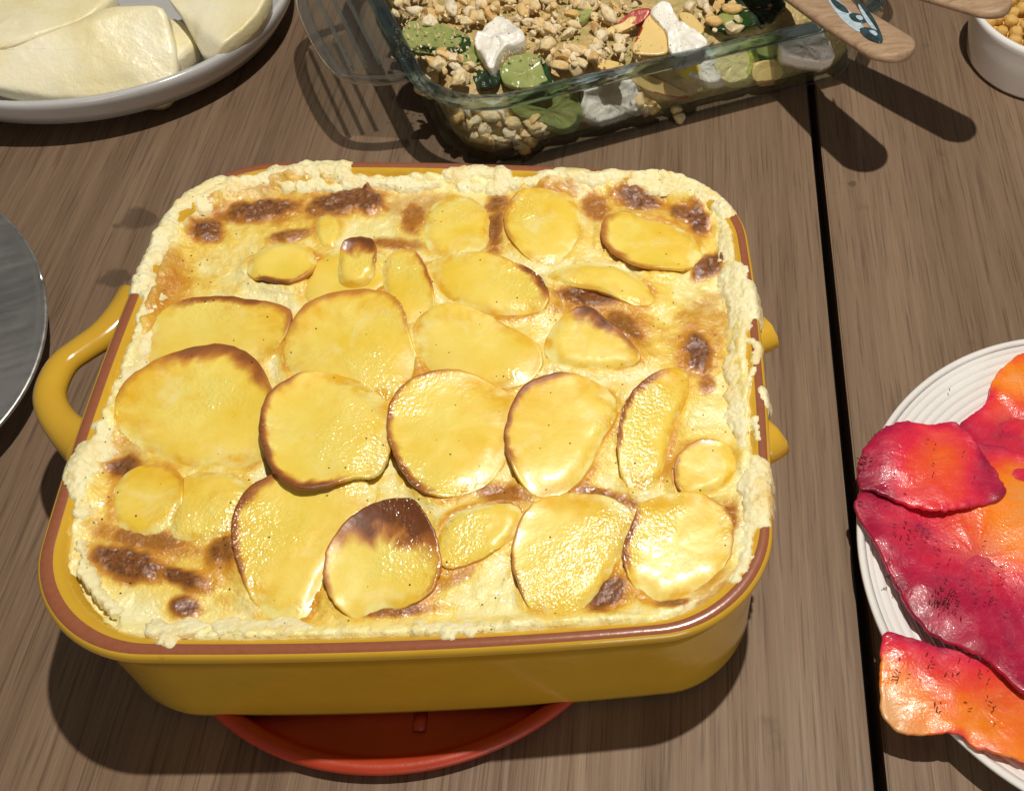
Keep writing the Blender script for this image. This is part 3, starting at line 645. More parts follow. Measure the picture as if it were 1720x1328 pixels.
go = [(.022, .0012, .030), (.016, .0018, .034), (.0125, .006, .037), (.009, .030, .040), (.0055, .052, .042)]
gi = [(.0095, .052, .038), (.013, .030, .036), (.0165, .009, .033), (.022, .006, .029), (.030, .0052, .024)]
g_loft('glass_wall', [g_loop(*a) for a in go + gi], M['glass'], gd, True, True)
g_loft('glass_rim', [g_loop(*a) for a in ((.0054, .0525, .042), (.0030, .0545, .044), (.0006, .0575, .046), (.0, .0595, .047), (.0010, .0612, .046), (.0045, .0620, .043), (.0085, .0612, .040), (.0100, .0585, .038), (.0096, .0545, .038), (.0085, .0525, .038))], M['rimglass'], gd, close=True)
def gtube(name, pts, r, flat=.7):
    P = dense([gw(*p) for p in pts], 5); V, Fc = tube(P, [r] * len(P), 10, flat); return mesh(name, V, Fc, M['handleglass'], gd)
vm = (V0 + V1) / 2
for s in (0, 1):
    m = (lambda u: u) if s == 0 else (lambda u: U0 + U1 - u)
    h = gtube('glass_handle', [(m(.052), .228, .0575), (m(.032), .232, .057), (m(.018), .242, .0565), (m(.0125), .262, .056), (m(.011), vm, .056), (m(.0125), 2 * vm - .262, .056), (m(.018), 2 * vm - .242, .0565), (m(.032), 2 * vm - .232, .057), (m(.052), 2 * vm - .228, .0575)], .0036)
    L = [[gw(m(u), v, z) for u, v in ((.049, .234), (.020, .248), (.014, .262), (.0125, vm), (.014, 2 * vm - .262), (.020, 2 * vm - .248), (.049, 2 * vm - .234))] for z in (.0545, .0575)]
    web = mesh('handle_web', L[0] + L[1], [(6, 5, 4, 3, 2, 1, 0), (7, 8, 9, 10, 11, 12, 13)] + [(i, (i + 1) % 7, 7 + (i + 1) % 7, 7 + i) for i in range(7)], M['glass'], h, smooth=False)
    for uu in (.022, .030, .038):
        rb = gtube('handle_rib', [(m(uu), .244, .0582), (m(uu), vm, .0582), (m(uu), 2 * vm - .244, .0582)], .0013); rb.parent = h

# salad body: chopped mass that nobody could count, below the pieces on top
def g_in(d, z, r): return g_loop(d, z, r, 10)
bedL = []
for d, df, z, r in ((.022, .024, .0068, .026), (.019, .024, .016, .028), (.017, .028, .030, .028), (.017, .033, .041, .028), (.022, .038, .0475, .026), (.040, .048, .0500, .02), (.07, .07, .0505, .012), (.095, .095, .051, .006)):
    L = g_in(d, z, r); out = []
    for i, p in enumerate(L):
        a = .0024 if z > .04 else .0013
        off = abs(fr(p[0] * 90, p[1] * 90, p[2] * 90, 4)) * a; q_ = np.array(p); q_ = q_ + EV * max(0, V0 + df - q_ @ EV); c_ = gw((U0 + U1) / 2, (V0 + V1) / 2, q_[2]); dd = c_ - q_; dd /= np.linalg.norm(dd)
        out.append(q_ + (dd * off if z < .04 else np.array([0, 0, off - .001])))
    bedL.append(out)
bed = g_loft('salad_mix', bedL, M['mixbed'], None, True, True); tag(bed, 'finely chopped salad mixture filling the glass dish', 'salad', kind='stuff')

FP = (gw(.2, V0 + .0245, .030), -EV + np.array([0, 0, .32]))     # plane just inside the front glass wall
def skin(a0, hw, w=.86):
    def f(V, rho, od, a0=a0, hw=hw):
        ang = np.degrees(np.arctan2(od[:, 1] + od[:, 2], od[:, 0])); da = np.abs((ang - a0 + 180) % 360 - 180)
        return dict(skin=(1 - sstep(hw * .7, hw * 1.2, da)) * sstep(w - .06, w + .02, rho))
    return f
def item(name, px, mat, label, cat, grp=None, **k):
    o, _ = pillow(name, px, mat, **k); tag(o, label, cat, grp); return o
ZS = .0525
CU_G, AP_G, CH_G = 'cucumber slices in the salad', 'apple slices in the salad', 'white cheese pieces in the salad'
item('cucumber_slice', [(672,62),(690,38),(730,40),(780,56),(790,75),(760,88),(715,82),(685,80)], M['cucumber'], 'flat cucumber slice near the left end of the salad, dotted with nut crumbs', 'cucumber', CU_G, z0=ZS + .002, thick=.003, attr=skin(-60, 70, .76), amp=.001, cup=.001)
item('cucumber_slice', [(690,82),(740,76),(775,62),(800,85),(815,104),(790,112),(740,98),(705,92)], M['cucumber'], 'folded cucumber slice tucked under the pointed cheese chunk', 'cucumber', CU_G, z0=ZS - .001, tilt=(0, .2), thick=.004, attr=skin(100, 70), amp=.0015, cup=.002)
item('cucumber_slice', [(840,118),(855,96),(890,88),(915,100),(925,128),(930,142),(890,148),(850,142)], M['cucumber'], 'broad cucumber slice behind the glass rim at the near corner of the salad', 'cucumber', CU_G, z0=ZS, tilt=(0, .35), thick=.003, attr=skin(0, 60, .72), amp=.001)
item('cucumber_slice', [(856,178),(870,164),(925,158),(965,160),(978,186),(972,212),(945,222),(905,206),(872,196)], M['cucumber'], 'pale green cucumber slice pressed against the front glass', 'cucumber', CU_G, plane=FP, thick=.004, attr=skin(-60, 60), amp=.001)
item('cucumber_slice', [(960,20),(975,4),(990,-6),(1000,8),(985,30),(968,36)], M['cucumber'], 'small cucumber slice half hidden by nuts at the back of the salad', 'cucumber', CU_G, z0=ZS + .003, thick=.003, attr=skin(120, 70))
item('cucumber_slice', [(1262,92),(1268,68),(1300,60),(1325,72),(1318,92),(1290,102)], M['cucumber'], 'green cucumber slice behind the glass beside the glistening fruit slice', 'cucumber', CU_G, plane=FP, thick=.004, attr=skin(-90, 110, .7))
item('cucumber_slice', [(1190,30),(1210,15),(1250,22),(1262,38),(1235,50),(1200,46)], M['cucumber'], 'dark cucumber slice under nuts near the spoon', 'cucumber', CU_G, z0=ZS, thick=.003, attr=skin(0, 180, .6))
item('lettuce_leaf', [(792,100),(815,108),(838,112),(838,138),(808,146),(794,130)], M['leaf'], 'dark green leaf below the pointed cheese chunk', 'leaf', None, z0=ZS - .003, thick=.0012, amp=.003, freq=150)
item('lettuce_leaf', [(1195,22),(1230,-10),(1300,-20),(1320,10),(1290,36),(1240,42)], M['leaf'], 'dark leaf at the back of the salad beside the spoon handle', 'leaf', None, z0=ZS - .002, thick=.0012, amp=.004, freq=150)
item('apple_slice', [(1062,84),(1075,50),(1092,22),(1110,42),(1122,60),(1120,88),(1085,92)], M['apple'], 'apple wedge with a bright red skin edge facing left', 'apple', AP_G, z0=ZS + .006, tilt=(0, .3), thick=.006, attr=skin(165, 45, .84))
item('apple_slice', [(1010,54),(1035,40),(1062,18),(1092,14),(1085,32),(1060,46),(1030,58)], M['apple'], 'thin apple slice showing mostly dark red skin among nuts', 'apple', AP_G, z0=ZS + .008, tilt=(.1, .6), thick=.004, attr=skin(90, 120, .4))
item('apple_slice', [(1060,118),(1085,125),(1120,140),(1155,158),(1152,168),(1110,160),(1075,146),(1058,132)], M['apple'], 'apple slice pressed against the front glass with a red lower edge', 'apple', AP_G, plane=FP, thick=.005, attr=skin(-60, 45, .8))
item('apple_slice', [(1000,88),(1015,98),(1045,106),(1050,116),(1020,118),(1000,108)], M['apple'], 'yellow apple slice under the glass rim in the middle of the dish', 'apple', AP_G, z0=ZS, thick=.004, attr=skin(-90, 30, .88))
item('apple_slice', [(1140,22),(1160,22),(1182,45),(1176,56),(1155,46)], M['apple'], 'yellow apple slice behind the dripping cheese', 'apple', AP_G, z0=ZS + .004, thick=.004, attr=skin(200, 1, .99))
item('apple_slice', [(1268,110),(1300,100),(1316,118),(1312,132),(1285,140),(1266,134)], M['apple'], 'pale apple slice behind the glass to the right of the glistening fruit slice', 'apple', AP_G, plane=FP, thick=.005, attr=skin(-90, 40, .8))
item('fruit_slice', [(1200,95),(1215,75),(1245,70),(1264,85),(1266,110),(1255,132),(1225,140),(1204,125)], m_fruit(), 'glistening pale fruit slice with a yellow green rim, pressed against the front glass', 'fruit slice', None, plane=FP, thick=.006, amp=.001, attr=skin(20, 70, .78))
item('cheese_piece', [(796,66),(812,44),(838,24),(858,30),(882,60),(872,72),(850,78),(838,92),(824,110),(812,96)], M['cheese'], 'pointed white cheese chunk on top of the salad near the left corner', 'cheese', CH_G, z0=ZS + .009, tilt=(0, .12), thick=.012, edge=.0018, amp=.0034, freq=95, centre=(835, 62))
item('cheese_piece', [(1092,20),(1110,2),(1125,6),(1142,32),(1165,48),(1188,68),(1180,84),(1150,92),(1125,82),(1118,50)], M['cheese'], 'long white cheese chunk draped across the middle of the salad', 'cheese', CH_G, z0=ZS + .010, tilt=(.0, .22), thick=.012, edge=.0018, amp=.0032, freq=90, centre=(1140, 56))
item('cheese_piece', [(978,164),(995,146),(1045,132),(1068,140),(1078,172),(1072,186),(1020,205),(984,208),(976,192)], M['cheese'], 'herb speckled white cheese block pressed against the front glass', 'cheese', CH_G, plane=FP, thick=.014, edge=.0025, amp=.0026, freq=110)
item('cheese_piece', [(1140,112),(1150,98),(1185,88),(1204,98),(1218,124),(1200,142),(1165,132),(1142,128)], M['cheese'], 'smooth white cheese piece behind the glass carrying a yellow square', 'cheese', CH_G, plane=FP, thick=.012, edge=.0028, amp=.0022, freq=110)
item('cheese_piece', [(1310,66),(1335,44),(1372,40),(1396,72),(1402,96),(1372,104),(1335,98),(1312,90)], M['cheese'], 'shaded white cheese piece under the wooden spoon handle', 'cheese', CH_G, z0=.046, tilt=(0, .5), thick=.012, edge=.0028, amp=.0022, freq=110)
item('yellow_morsel', [(1141,112),(1168,106),(1175,118),(1170,126),(1146,130)], M['lemon'], 'small bright yellow square on the cheese behind the glass', 'morsel', None, plane=(FP[0] - EV * .0008, FP[1]), thick=.0015, edge=.0006)

# nuts: each a piece of its own, four shapes
def nut_mesh(kind, i):
    bm = bmesh.new(); bmesh.ops.create_icosphere(bm, subdivisions=3, radius=1)
    cuts = [(Vector((random.gauss(0, 1), random.gauss(0, 1), random.gauss(0, 1))).normalized(), random.uniform(.25, .7)) for _ in range((1, 2, 4, 5)[kind])]
    for v in bm.verts:
        p = v.co.copy(); p *= 1 + .22 * fr(p.x * 1.2 + i * 7, p.y * 1.2, p.z * 1.2, 3)
        for n_, d_ in cuts:
            e = p.dot(n_) - d_
            if e > 0: p -= n_ * e * .96
        x, y, z = p
        if kind < 2: y += .34 * x * x - .15; x *= 1.4; y *= .80; z *= .72
        v.co = Vector((x, y, z)) * (1 + .05 * fr(x * 4 + i * 7, y * 4, z * 4, 2))
    me = bpy.data.meshes.new('nut_piece'); bm.to_mesh(me); bm.free(); me.materials.append(M['nut'])
    me.polygons.foreach_set('use_smooth', [True] * len(me.polygons)); return me
NM = [nut_mesh(k % 4, k) for k in range(16)]
NL = 'piece of roasted chopped nut lying on the salad in the glass dish'
def put_nut(p, s, me=None):
    o = link('nut_piece', me or random.choice(NM)); o.location = p; o.rotation_euler = (random.uniform(-.6, .6), random.uniform(-.6, .6), random.uniform(0, 6.28)); o.scale = (s, s, s)
    tag(o, NL, 'nut', 'chopped nuts scattered over the salad')
def inpoly(x, y, P):
    c = False; n = len(P)
    for i in range(n):
        (x1, y1), (x2, y2) = P[i], P[(i + 1) % n]
        if (y1 > y) != (y2 > y) and x < (x2 - x1) * (y - y1) / (y2 - y1) + x1: c = not c
    return c
TOPREG = [([(655,-30),(800,-40),(1000,-40),(1090,-20),(1085,18),(1010,42),(998,80),(960,120),(930,118),(905,84),(880,58),(850,24),(800,52),(740,38),(690,50),(668,40)], 172, .2),
          ([(700,88),(725,92),(790,100),(800,146),(775,146),(735,122)], 24, .1), ([(1005,60),(1060,62),(1050,112),(1000,100)], 12, .2), ([(1150,10),(1215,-20),(1260,0),(1240,52),(1200,58),(1180,40)], 22, .2), ([(930,105),(1000,80),(1000,112),(945,135)], 12, .2)]
pts = []
for P, cnt, lift in TOPREG:
    xs_, ys_ = [p[0] for p in P], [p[1] for p in P]; got = 0; tries = 0
    while got < cnt and tries < 6000:
        tries += 1; x, y = random.uniform(min(xs_), max(xs_)), random.uniform(min(ys_), max(ys_))
        if not inpoly(x, y, P): continue
        s = random.choice((.0022, .0028, .0034, .0040, .0046, .0052)); p = un(x, y, ZS + .0015)
        lay = 0 if all(np.hypot(*(p - q_)[:2]) > .0054 for q_ in pts) else .003
        if lay and random.random() < .30: continue
        pts.append(p); put_nut((p[0], p[1], p[2] + lay + random.uniform(0, .0015)), s); got += 1
for P, cnt in (([(715,165),(760,170),(850,190),(900,220),(920,235),(880,252),(820,240),(760,215),(730,190)], 34), ([(1050,170),(1150,160),(1180,185),(1120,215),(1060,225)], 8), ([(885,198),(925,192),(922,220),(890,222)], 3)):
    got = 0
    while got < cnt:
        x, y = random.uniform(700, 1200), random.uniform(150, 260)
        if inpoly(x, y, P):
            n_ = FP[1] / np.linalg.norm(FP[1]); p = unp(x, y, FP[0], FP[1]) - n_ * .0005
            u_, v_ = p @ EU, p @ EV
            if u_ < U0 + .045:                     # follow the rounded corner
                v_ = max(v_, V0 + .052 - math.sqrt(max(0, .037 ** 2 - (U0 + .052 - u_) ** 2)) + .002); p = gw(u_, v_, p[2])
            put_nut(p, random.choice((.0038, .0046, .0052))); got += 1
cr = [un(random.uniform(660, 1080), random.uniform(0, 110), ZS + .003) for _ in range(520)]
V, Fc = [], []
for p in cr:
    b = len(V); s = random.uniform(.0005, .0012)
    for dx, dy, dz in ((1, 0, -.3), (-.6, .8, -.2), (-.5, -.8, -.3), (.1, 0, .6)): V.append(p + np.array([dx, dy, dz]) * s + np.array([0, 0, random.uniform(0, .004)]))
    Fc += [(b, b + 1, b + 3), (b + 1, b + 2, b + 3), (b + 2, b, b + 3), (b, b + 2, b + 1)]
tag(mesh('nut_crumbs', V, Fc, M['crumb'], smooth=False), 'fine nut crumbs dusted over the salad', 'crumbs', kind='stuff')

# ------------------------------------------------------------------ wooden salad spoons
def salad_spoon(tip_px, tip_z, dir_, w, L, slope, label):
    """long flat handle whose end points at the viewer, with an oval bowl resting in the salad"""
    e = empty('wooden_spoon'); tag(e, label, 'spoon', 'wooden salad servers')
    tip = un(*tip_px, tip_z); d = np.array([*dir_, 0.0]); d /= np.linalg.norm(d); d[2] = -slope; d /= np.linalg.norm(d)
    side = np.cross(d, [0, 0, 1]); side /= np.linalg.norm(side); up = np.cross(side, d)
    e.location = tip
    sec = []
    N = 30
    for i in range(N):
        s = (i / (N - 1)) ** 1.8; dist = s * L
        half = w / 2 * (1 - .30 * sstep(.25, .9, s)); endr = w / 2
        if dist < endr: half = w / 2 * math.sqrt(max(0, 1 - (1 - dist / endr) ** 2)) + .0003
        sec.append((dist, half, .0036 + .0004 * s))
    V, Fc = [], []; K = 20
    for dist, half, th in sec:
        for k in range(K):
            a = 2 * math.pi * k / K; cx, sx = math.cos(a), math.sin(a)
            px_ = half * np.sign(cx) * abs(cx) ** .75; pz_ = th * min(1, half / .006) * np.sign(sx) * abs(sx) ** .6
            V.append(d * dist + side * px_ + up * pz_)
    for i in range(N - 1):
        for k in range(K): Fc.append((i * K + k, i * K + (k + 1) % K, (i + 1) * K + (k + 1) % K, (i + 1) * K + k))
    Fc += [tuple(range(K))[::-1], tuple(range((N - 1) * K, N * K))]
    mesh('handle', V, Fc, M['spoonwood'], e)
    V, Fc = [], []; nr, ns = 7, 28
    for t in (0, 1):
        for r in range(nr):
            rho = r / (nr - 1) if r else .02
            for k in range(ns):
                a = 2 * math.pi * k / ns
                V.append(d * (L + .034 + .038 * rho * math.cos(a)) + side * (.026 * rho * math.sin(a)) + up * (.008 * (rho ** 2 - 1) + .003 - t * .003))
    for t in (0, 1):
        o_ = t * nr * ns
        for r in range(nr - 1):
            for k in range(ns):
                f = (o_ + r * ns + k, o_ + r * ns + (k + 1) % ns, o_ + (r + 1) * ns + (k + 1) % ns, o_ + (r + 1) * ns + k); Fc.append(f if t else f[::-1])
    for k in range(ns):
        a, b = (nr - 1) * ns + k, (nr - 1) * ns + (k + 1) % ns; Fc.append((a, b, b + nr * ns, a + nr * ns))
    mesh('spoon_bowl', V, Fc, M['spoonwood'], e)
    return e, tip, d, side, up
tipA = (1521, 96); A_, B_ = un(1521, 96, .098), un(1345, -55, .098)
spA = salad_spoon(tipA, .098, (B_ - A_)[:2], .034, .150, .16, 'wooden salad spoon with a painted dark olive motif, its handle resting on the glass rim')
C_, D_ = un(1694, 22, .112), un(1545, -55, .112)
spB = salad_spoon((1694, 18), .112, (D_ - C_)[:2], .030, .165, .20, 'plain wooden salad spoon whose handle end hangs over the white bowl')
e, tip, d, side, up = spA
pl = (tip + up * .0039, up)
def motif(name, px, mat, lift):
    o, _ = pillow(name, px, mat, plane=(pl[0] + up * lift, up), thick=.0006, edge=.0003, N=40); hd = [c for c in e.children if c.name.startswith('handle')][0]
    o.parent = hd; o.matrix_parent_inverse = Matrix.Translation(-Vector(tip)); return o
motif('painted_leaf', [(1390,-4),(1404,-2),(1420,12),(1438,30),(1452,48),(1440,52),(1418,36),(1402,18)], M['motif_light'], .0002)
motif('painted_leaf', [(1392,-8),(1404,0),(1420,12),(1426,22),(1412,18),(1400,8)], M['motif_dark'], .0004)
motif('painted_leaf', [(1436,-6),(1446,6),(1462,22),(1474,42),(1483,64),(1480,70),(1466,50),(1452,28),(1440,10)], M['motif_dark'], .0004)
motif('painted_leaf', [(1442,6),(1456,26),(1470,46),(1475,56),(1468,52),(1454,34),(1444,16)], M['motif_light'], .0006)
motif('painted_olive', [(1426,24),(1438,22),(1452,28),(1456,36),(1446,38),(1432,34)], M['motif_dark'], .0005)
motif('painted_olive', [(1444,48),(1458,46),(1474,52),(1483,66),(1478,71),(1462,66),(1450,58)], M['motif_dark'], .0007)
motif('painted_highlight', [(1460,51),(1468,51),(1474,57),(1470,59),(1463,55)], M['motif_light'], .0011)
motif('painted_highlight', [(1438,26),(1446,26),(1450,31),(1445,33),(1439,30)], M['motif_light'], .0009)

# ------------------------------------------------------------------ white ramekin of chickpeas
RC = (.374, .3485, 0)
ram = empty('ramekin', RC); tag(ram, 'white ceramic ramekin of golden nuts at the right edge, behind the salmon plate', 'bowl')
rm = lathe('ramekin_body', [(0, .0012), (.045, .0012), (.0485, .002), (.0500, .0045), (.0545, .030), (.0560, .0385), (.0570, .042), (.0566, .0446), (.0545, .0455), (.0525, .0446), (.0518, .041), (.046, .010), (.040, .0065), (0, .006)], 96, M['white']); rm.parent = ram
lathe('bowl_filling', [(0, .034), (.049, .033), (.0505, .030)], 48, M['chickpea'], c=RC); fl = bpy.data.objects['bowl_filling']; tag(fl, 'golden nut layer below the loose nuts in the white ramekin', 'nuts', kind='stuff')
bm = bmesh.new(); bmesh.ops.create_icosphere(bm, subdivisions=3, radius=1)
for v in bm.verts: v.co *= 1 + .14 * fr(*(v.co * 1.3), 3)
cm = bpy.data.meshes.new('chickpea'); bm.to_mesh(cm); bm.free(); cm.materials.append(M['chickpea']); cm.polygons.foreach_set('use_smooth', [True] * len(cm.polygons))
for k in range(60):
    r = .046 * math.sqrt((k + .5) / 60); a = k * 2.39996
    o = link('golden_nut', cm); o.location = (RC[0] + r * math.cos(a), RC[1] + r * math.sin(a), .036 + random.uniform(0, .005)); s = random.uniform(.0042, .0055); o.scale = (s, s * .9, s * .85); o.rotation_euler = (random.random() * 6, random.random() * 6, 0)
    tag(o, 'golden yellow nut in the white ramekin', 'nut', 'golden nuts in the ramekin')

# ------------------------------------------------------------------ salmon plate
SC = (.3232, -.0668, 0); SR = .136
pp = [(0, .004), (.070, .004), (.078, .0046)]
r = .0790
while r < SR - .006:
    z = .0046 + (r - .078) / (SR - .084) * .0135
    pp += [(r, z - .0002), (r + .0012, z + .0005), (r + .0026, z + .0006), (r + .0036, z)]; r += .0042
pp += [(SR - .004, .0186), (SR - .0015, .0198), (SR, .0195), (SR + .0004, .0184), (SR - .003, .0165), (.095, .0035), (.078, .0006), (0, .0006)]
plate = lathe('salmon_plate', pp, 160, M['white'], c=SC); tag(plate, 'round white plate with concentric ridges on its rim, under the red cured salmon', 'plate')
def tone(blobs, base=.28):
    W_ = [(un(x, y, .02)[:2], r, v) for x, y, r, v in blobs]
    def f(V, rho, od):
        num = np.full(len(V), base * .5); den = np.full(len(V), .5)
        for c, r, v in W_:
            w = np.exp(-((V[:, 0] - c[0]) ** 2 + (V[:, 1] - c[1]) ** 2) / (r * r)) * 4; num += w * v; den += w
        t = num / den
        return dict(tone=np.clip(t - .24 * sstep(.74, 1.0, rho) * np.clip(.55 + np.array([fr(v[0] * 60, v[1] * 60, 3.3, 2) for v in V]), 0, 1) * (t < .9), 0, 1))
    return f
def drape(k, a=.0016):
    return lambda x, y, r: a * math.sin(x * 80 + y * 60 + k) + .0006 * math.sin(x * 170 - y * 120 + 2 * k) + .0011 * fr(x * 60, y * 60, k, 2)
SG = 'cured salmon slices on the white plate'
def salmon(px, label, c, blobs, z0, k, tilt=(0, 0), base=.28, th=.0018):
    o, O = pillow('salmon_slice', px, M['salmon'], z0=z0, tilt=tilt, thick=th, edge=.0008, N=160, centre=c, attr=tone(blobs, base), zfun=drape(k), jag=.0010, amp=.0003, freq=160,
                  rings=[0, .1, .2, .3, .4, .5, .58, .66, .73, .79, .84, .88, .92, .95, .975, .99, 1.0]); tag(o, label, 'salmon', SG); return O
salmon([(1720,592),(1672,629),(1661,668),(1628,698),(1610,720),(1650,770),(1720,810),(1800,800),(1860,720),(1820,620),(1760,585)], 'orange and pink salmon slice at the far side of the plate', (1735, 700),
       [(1690,640,.012,.95), (1730,610,.02,.85), (1650,690,.012,.62), (1640,735,.014,.22), (1700,745,.02,.34), (1690,700,.01,.55), (1800,700,.03,.6)], .0215, 1.0, base=.45)
salmon([(1436,843),(1450,822),(1480,800),(1600,740),(1720,760),(1850,830),(1880,980),(1830,1110),(1760,1165),(1720,1168),(1667,1117),(1632,1096),(1590,1078),(1551,1052),(1516,1006),(1493,960),(1461,902),(1444,873)],
       'largest salmon slice, crimson with a glowing orange centre and dill along its lower edge', (1640, 930),
       [(1700,900,.022,.98), (1720,850,.016,.92), (1655,905,.014,.78), (1600,860,.02,.50), (1540,860,.016,.34), (1480,850,.014,.22), (1500,920,.012,.2), (1560,930,.014,.40), (1600,1000,.02,.18), (1680,1030,.02,.16), (1650,970,.012,.42), (1720,1090,.02,.15), (1560,1010,.014,.12)], .0245, 2.3, base=.3)
salmon([(1440,790),(1447,760),(1472,727),(1516,708),(1560,710),(1609,706),(1640,740),(1680,795),(1690,830),(1640,850),(1570,858),(1510,840),(1464,820),(1446,816)],
       'pink salmon slice hanging over the left edge of the plate with an orange streak', (1570, 785),
       [(1580,775,.014,.74), (1545,800,.012,.66), (1610,765,.008,.6), (1480,750,.014,.22), (1520,725,.012,.36), (1455,795,.012,.12), (1650,790,.014,.16), (1620,735,.010,.3), (1560,845,.014,.5)], .0283, 4.1, base=.3)
salmon([(1485,1063),(1522,1069),(1570,1082),(1620,1094),(1680,1120),(1760,1150),(1840,1200),(1830,1280),(1760,1292),(1700,1274),(1667,1265),(1632,1253),(1606,1233),(1551,1233),(1511,1225),(1485,1201),(1477,1150),(1478,1110)],
       'lower salmon slice with a translucent tan corner and a bright orange right side', (1640, 1180),
       [(1500,1180,.020,1.0), (1530,1215,.016,1.0), (1490,1130,.010,.9), (1600,1210,.016,.88), (1680,1230,.024,.84), (1640,1190,.014,.78), (1500,1080,.012,.3), (1560,1100,.014,.26), (1630,1130,.014,.3), (1570,1160,.014,.55), (1700,1170,.016,.55)], .0225, 5.2, base=.5)
# dill: too many flecks to count
V, Fc = [], []
def fleck(x, y, z, l):
    p = un(x, y, z); a = random.uniform(0, 6.28); b = len(V); d = np.array([math.cos(a), math.sin(a), 0]); s = np.array([-d[1], d[0], 0]) * .00022
    for t, k in ((-1, 0), (0, random.uniform(-.3, .3)), (1, 0)):
        c = p + d * (l * t) + np.array([-d[1], d[0], 0]) * (l * k)
        V.extend([c - s, c + s, c + np.array([0, 0, .0006])])
    for i in (0, 3):
        for j in range(3): Fc.append((b + i + j, b + i + (j + 1) % 3, b + i + 3 + (j + 1) % 3, b + i + 3 + j))
for cx, cy, sx, sy, n, z in ((1585, 1010, 24, 16, 70, .0275), (1452, 775, 8, 10, 24, .031), (1540, 850, 50, 45, 30, .0275), (1600, 930, 80, 60, 26, .0275), (1520, 900, 25, 25, 14, .0275), (1570, 775, 60, 35, 12, .0315), (1590, 1120, 60, 22, 26, .025), (1575, 1185, 14, 10, 10, .025), (1510, 1130, 10, 18, 9, .025), (1660, 1180, 50, 40, 14, .025), (1500, 960, 18, 30, 16, .027), (1680, 1000, 40, 50, 18, .0275), (1690, 700, 30, 30, 4, .0245), (1590, 660, 60, 20, 3, .0205)):
    for _ in range(int(n * .6)): fleck(random.gauss(cx, sx * .6), random.gauss(cy, sy * .6), z + random.uniform(-.0004, .001), random.uniform(.0004, .0010))
tag(mesh('dill_flecks', V, Fc, M['dill'], smooth=False), 'chopped dill flecks sprinkled over the salmon', 'dill', kind='stuff')

# ------------------------------------------------------------------ melon bowl, upper left
MC = (-.2661, .3465, 0); MR = .1266
mb = lathe('melon_plate', [(0, .009), (.098, .009), (.108, .0105), (.115, .0155), (.1205, .0255), (.1225, .0335), (.1238, .0352), (.1258, .0353), (.1270, .0335), (.1265, .0300), (.1235, .0225), (.117, .013), (.106, .006), (.082, .0035), (.080, .0005), (0, .0005)], 160, M['greyglaze'], c=MC)
tag(mb, 'shallow pale grey plate holding melon, in the upper left corner', 'plate')
MG = 'melon wedges on the grey plate'
item('melon_wedge', [(274,44),(290,28),(312,42),(328,66),(312,88),(288,108),(262,118),(258,104),(274,76)], M['melon'], 'small melon chunk squeezed between two large wedges beside the plate rim', 'melon', MG, z0=.030, tilt=(0, .15), thick=.014, taper=.8, edge=.003, dome=.002, amp=.001, freq=60)
item('melon_wedge', [(-80,-40),(0,-60),(120,-50),(186,-20),(176,8),(140,32),(90,50),(50,64),(0,76),(-60,84),(-110,40)], M['melon'], 'largest melon wedge lying at the back left of the grey plate', 'melon', MG, z0=.048, tilt=(0, .12), thick=.030, taper=.80, edge=.0035, dome=.002, amp=.001, freq=50)
def ridge(a, b, slope, z):
    A, B_ = un(*a, z)[:2], un(*b, z)[:2]; d = (B_ - A) / np.linalg.norm(B_ - A); n = np.array([d[1], -d[0]])
    return lambda x, y, r: -slope * max(0.0, (np.array([x, y]) - A) @ n + .002 * fr(x * 40, y * 40, 2.0, 2))
item('melon_wedge', [(-90,90),(0,80),(60,62),(130,34),(185,12),(240,8),(272,10),(276,30),(278,56),(266,88),(236,108),(185,112),(100,122),(0,124),(-90,112)], M['melon'], 'long curved melon wedge at the near edge of the grey plate', 'melon', MG, z0=.0455, tilt=(0, .16), thick=.012, taper=.92, edge=.002, dome=.001, zfun=ridge((-90, 92), (262, 22), .62, .0455), amp=.001, freq=50)
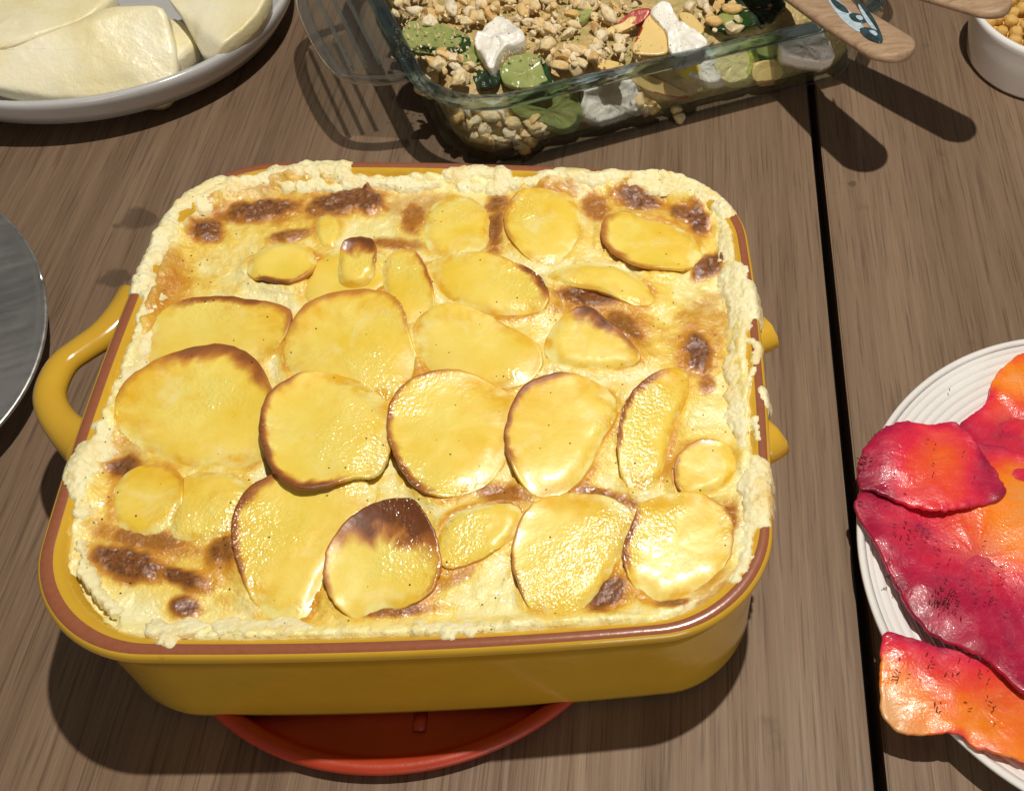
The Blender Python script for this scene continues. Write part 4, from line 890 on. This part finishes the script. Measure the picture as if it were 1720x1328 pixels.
item('melon_wedge', [(278,-10),(300,22),(318,56),(332,78),(362,80),(395,58),(432,20),(450,-20),(420,-60),(330,-60),(285,-40)], M['melon'], 'blunt melon wedge standing at the right side of the grey plate', 'melon', MG, z0=.0475, tilt=(.05, .22), thick=.014, taper=.92, edge=.0016, dome=.0, zfun=ridge((278, 0), (368, 58), .9, .0475), amp=.001, freq=50)

# ------------------------------------------------------------------ steel serving spoon, left edge
SPC = np.array([-.2773, .0725]); TH = .4348; SA, SB = .100, .066
ux = np.array([math.cos(TH), math.sin(TH)]); uy = np.array([-math.sin(TH), math.cos(TH)])
ss = empty('serving_spoon', (SPC[0], SPC[1], 0)); tag(ss, 'large dark steel serving spoon at the left edge beside the yellow loop handle', 'spoon')
V, Fc = [], []; nr, ns = 14, 96
def spz(rho): return .0015 + .0205 * rho ** 1.7
for t in (0, 1):
    for r_ in range(nr):
        rho = max(.01, r_ / (nr - 1))
        for k in range(ns):
            a = 2 * math.pi * k / ns; p = ux * (SB * rho * math.cos(a)) + uy * (SA * rho * math.sin(a)); V.append((p[0], p[1], spz(rho) + (0 if t else .0013)))
for t in (0, 1):
    o_ = t * nr * ns
    for r_ in range(nr - 1):
        for k in range(ns):
            f = (o_ + r_ * ns + k, o_ + r_ * ns + (k + 1) % ns, o_ + (r_ + 1) * ns + (k + 1) % ns, o_ + (r_ + 1) * ns + k); Fc.append(f[::-1] if t else f)
for k in range(ns):
    a, b = (nr - 1) * ns + k, (nr - 1) * ns + (k + 1) % ns; Fc.append((a, a + nr * ns, b + nr * ns, b))
mesh('spoon_bowl', V, Fc, M['steel'], ss)
ring_ = [(*(ux * SB * math.cos(a) + uy * SA * math.sin(a)), .0222) for a in np.linspace(0, 2 * math.pi, 97)]
V, Fc = tube(ring_, [.0011] * 97, 8); mesh('rolled_edge', V, Fc, M['steel'], ss)
P = [(*(uy * s), z) for s, z in ((.097, .0222), (.12, .027), (.16, .034), (.22, .040), (.28, .042))]
V, Fc = tube(dense(P, 3), [.009] * 13, 12, .25); mesh('spoon_handle', V, Fc, M['steel'], ss)
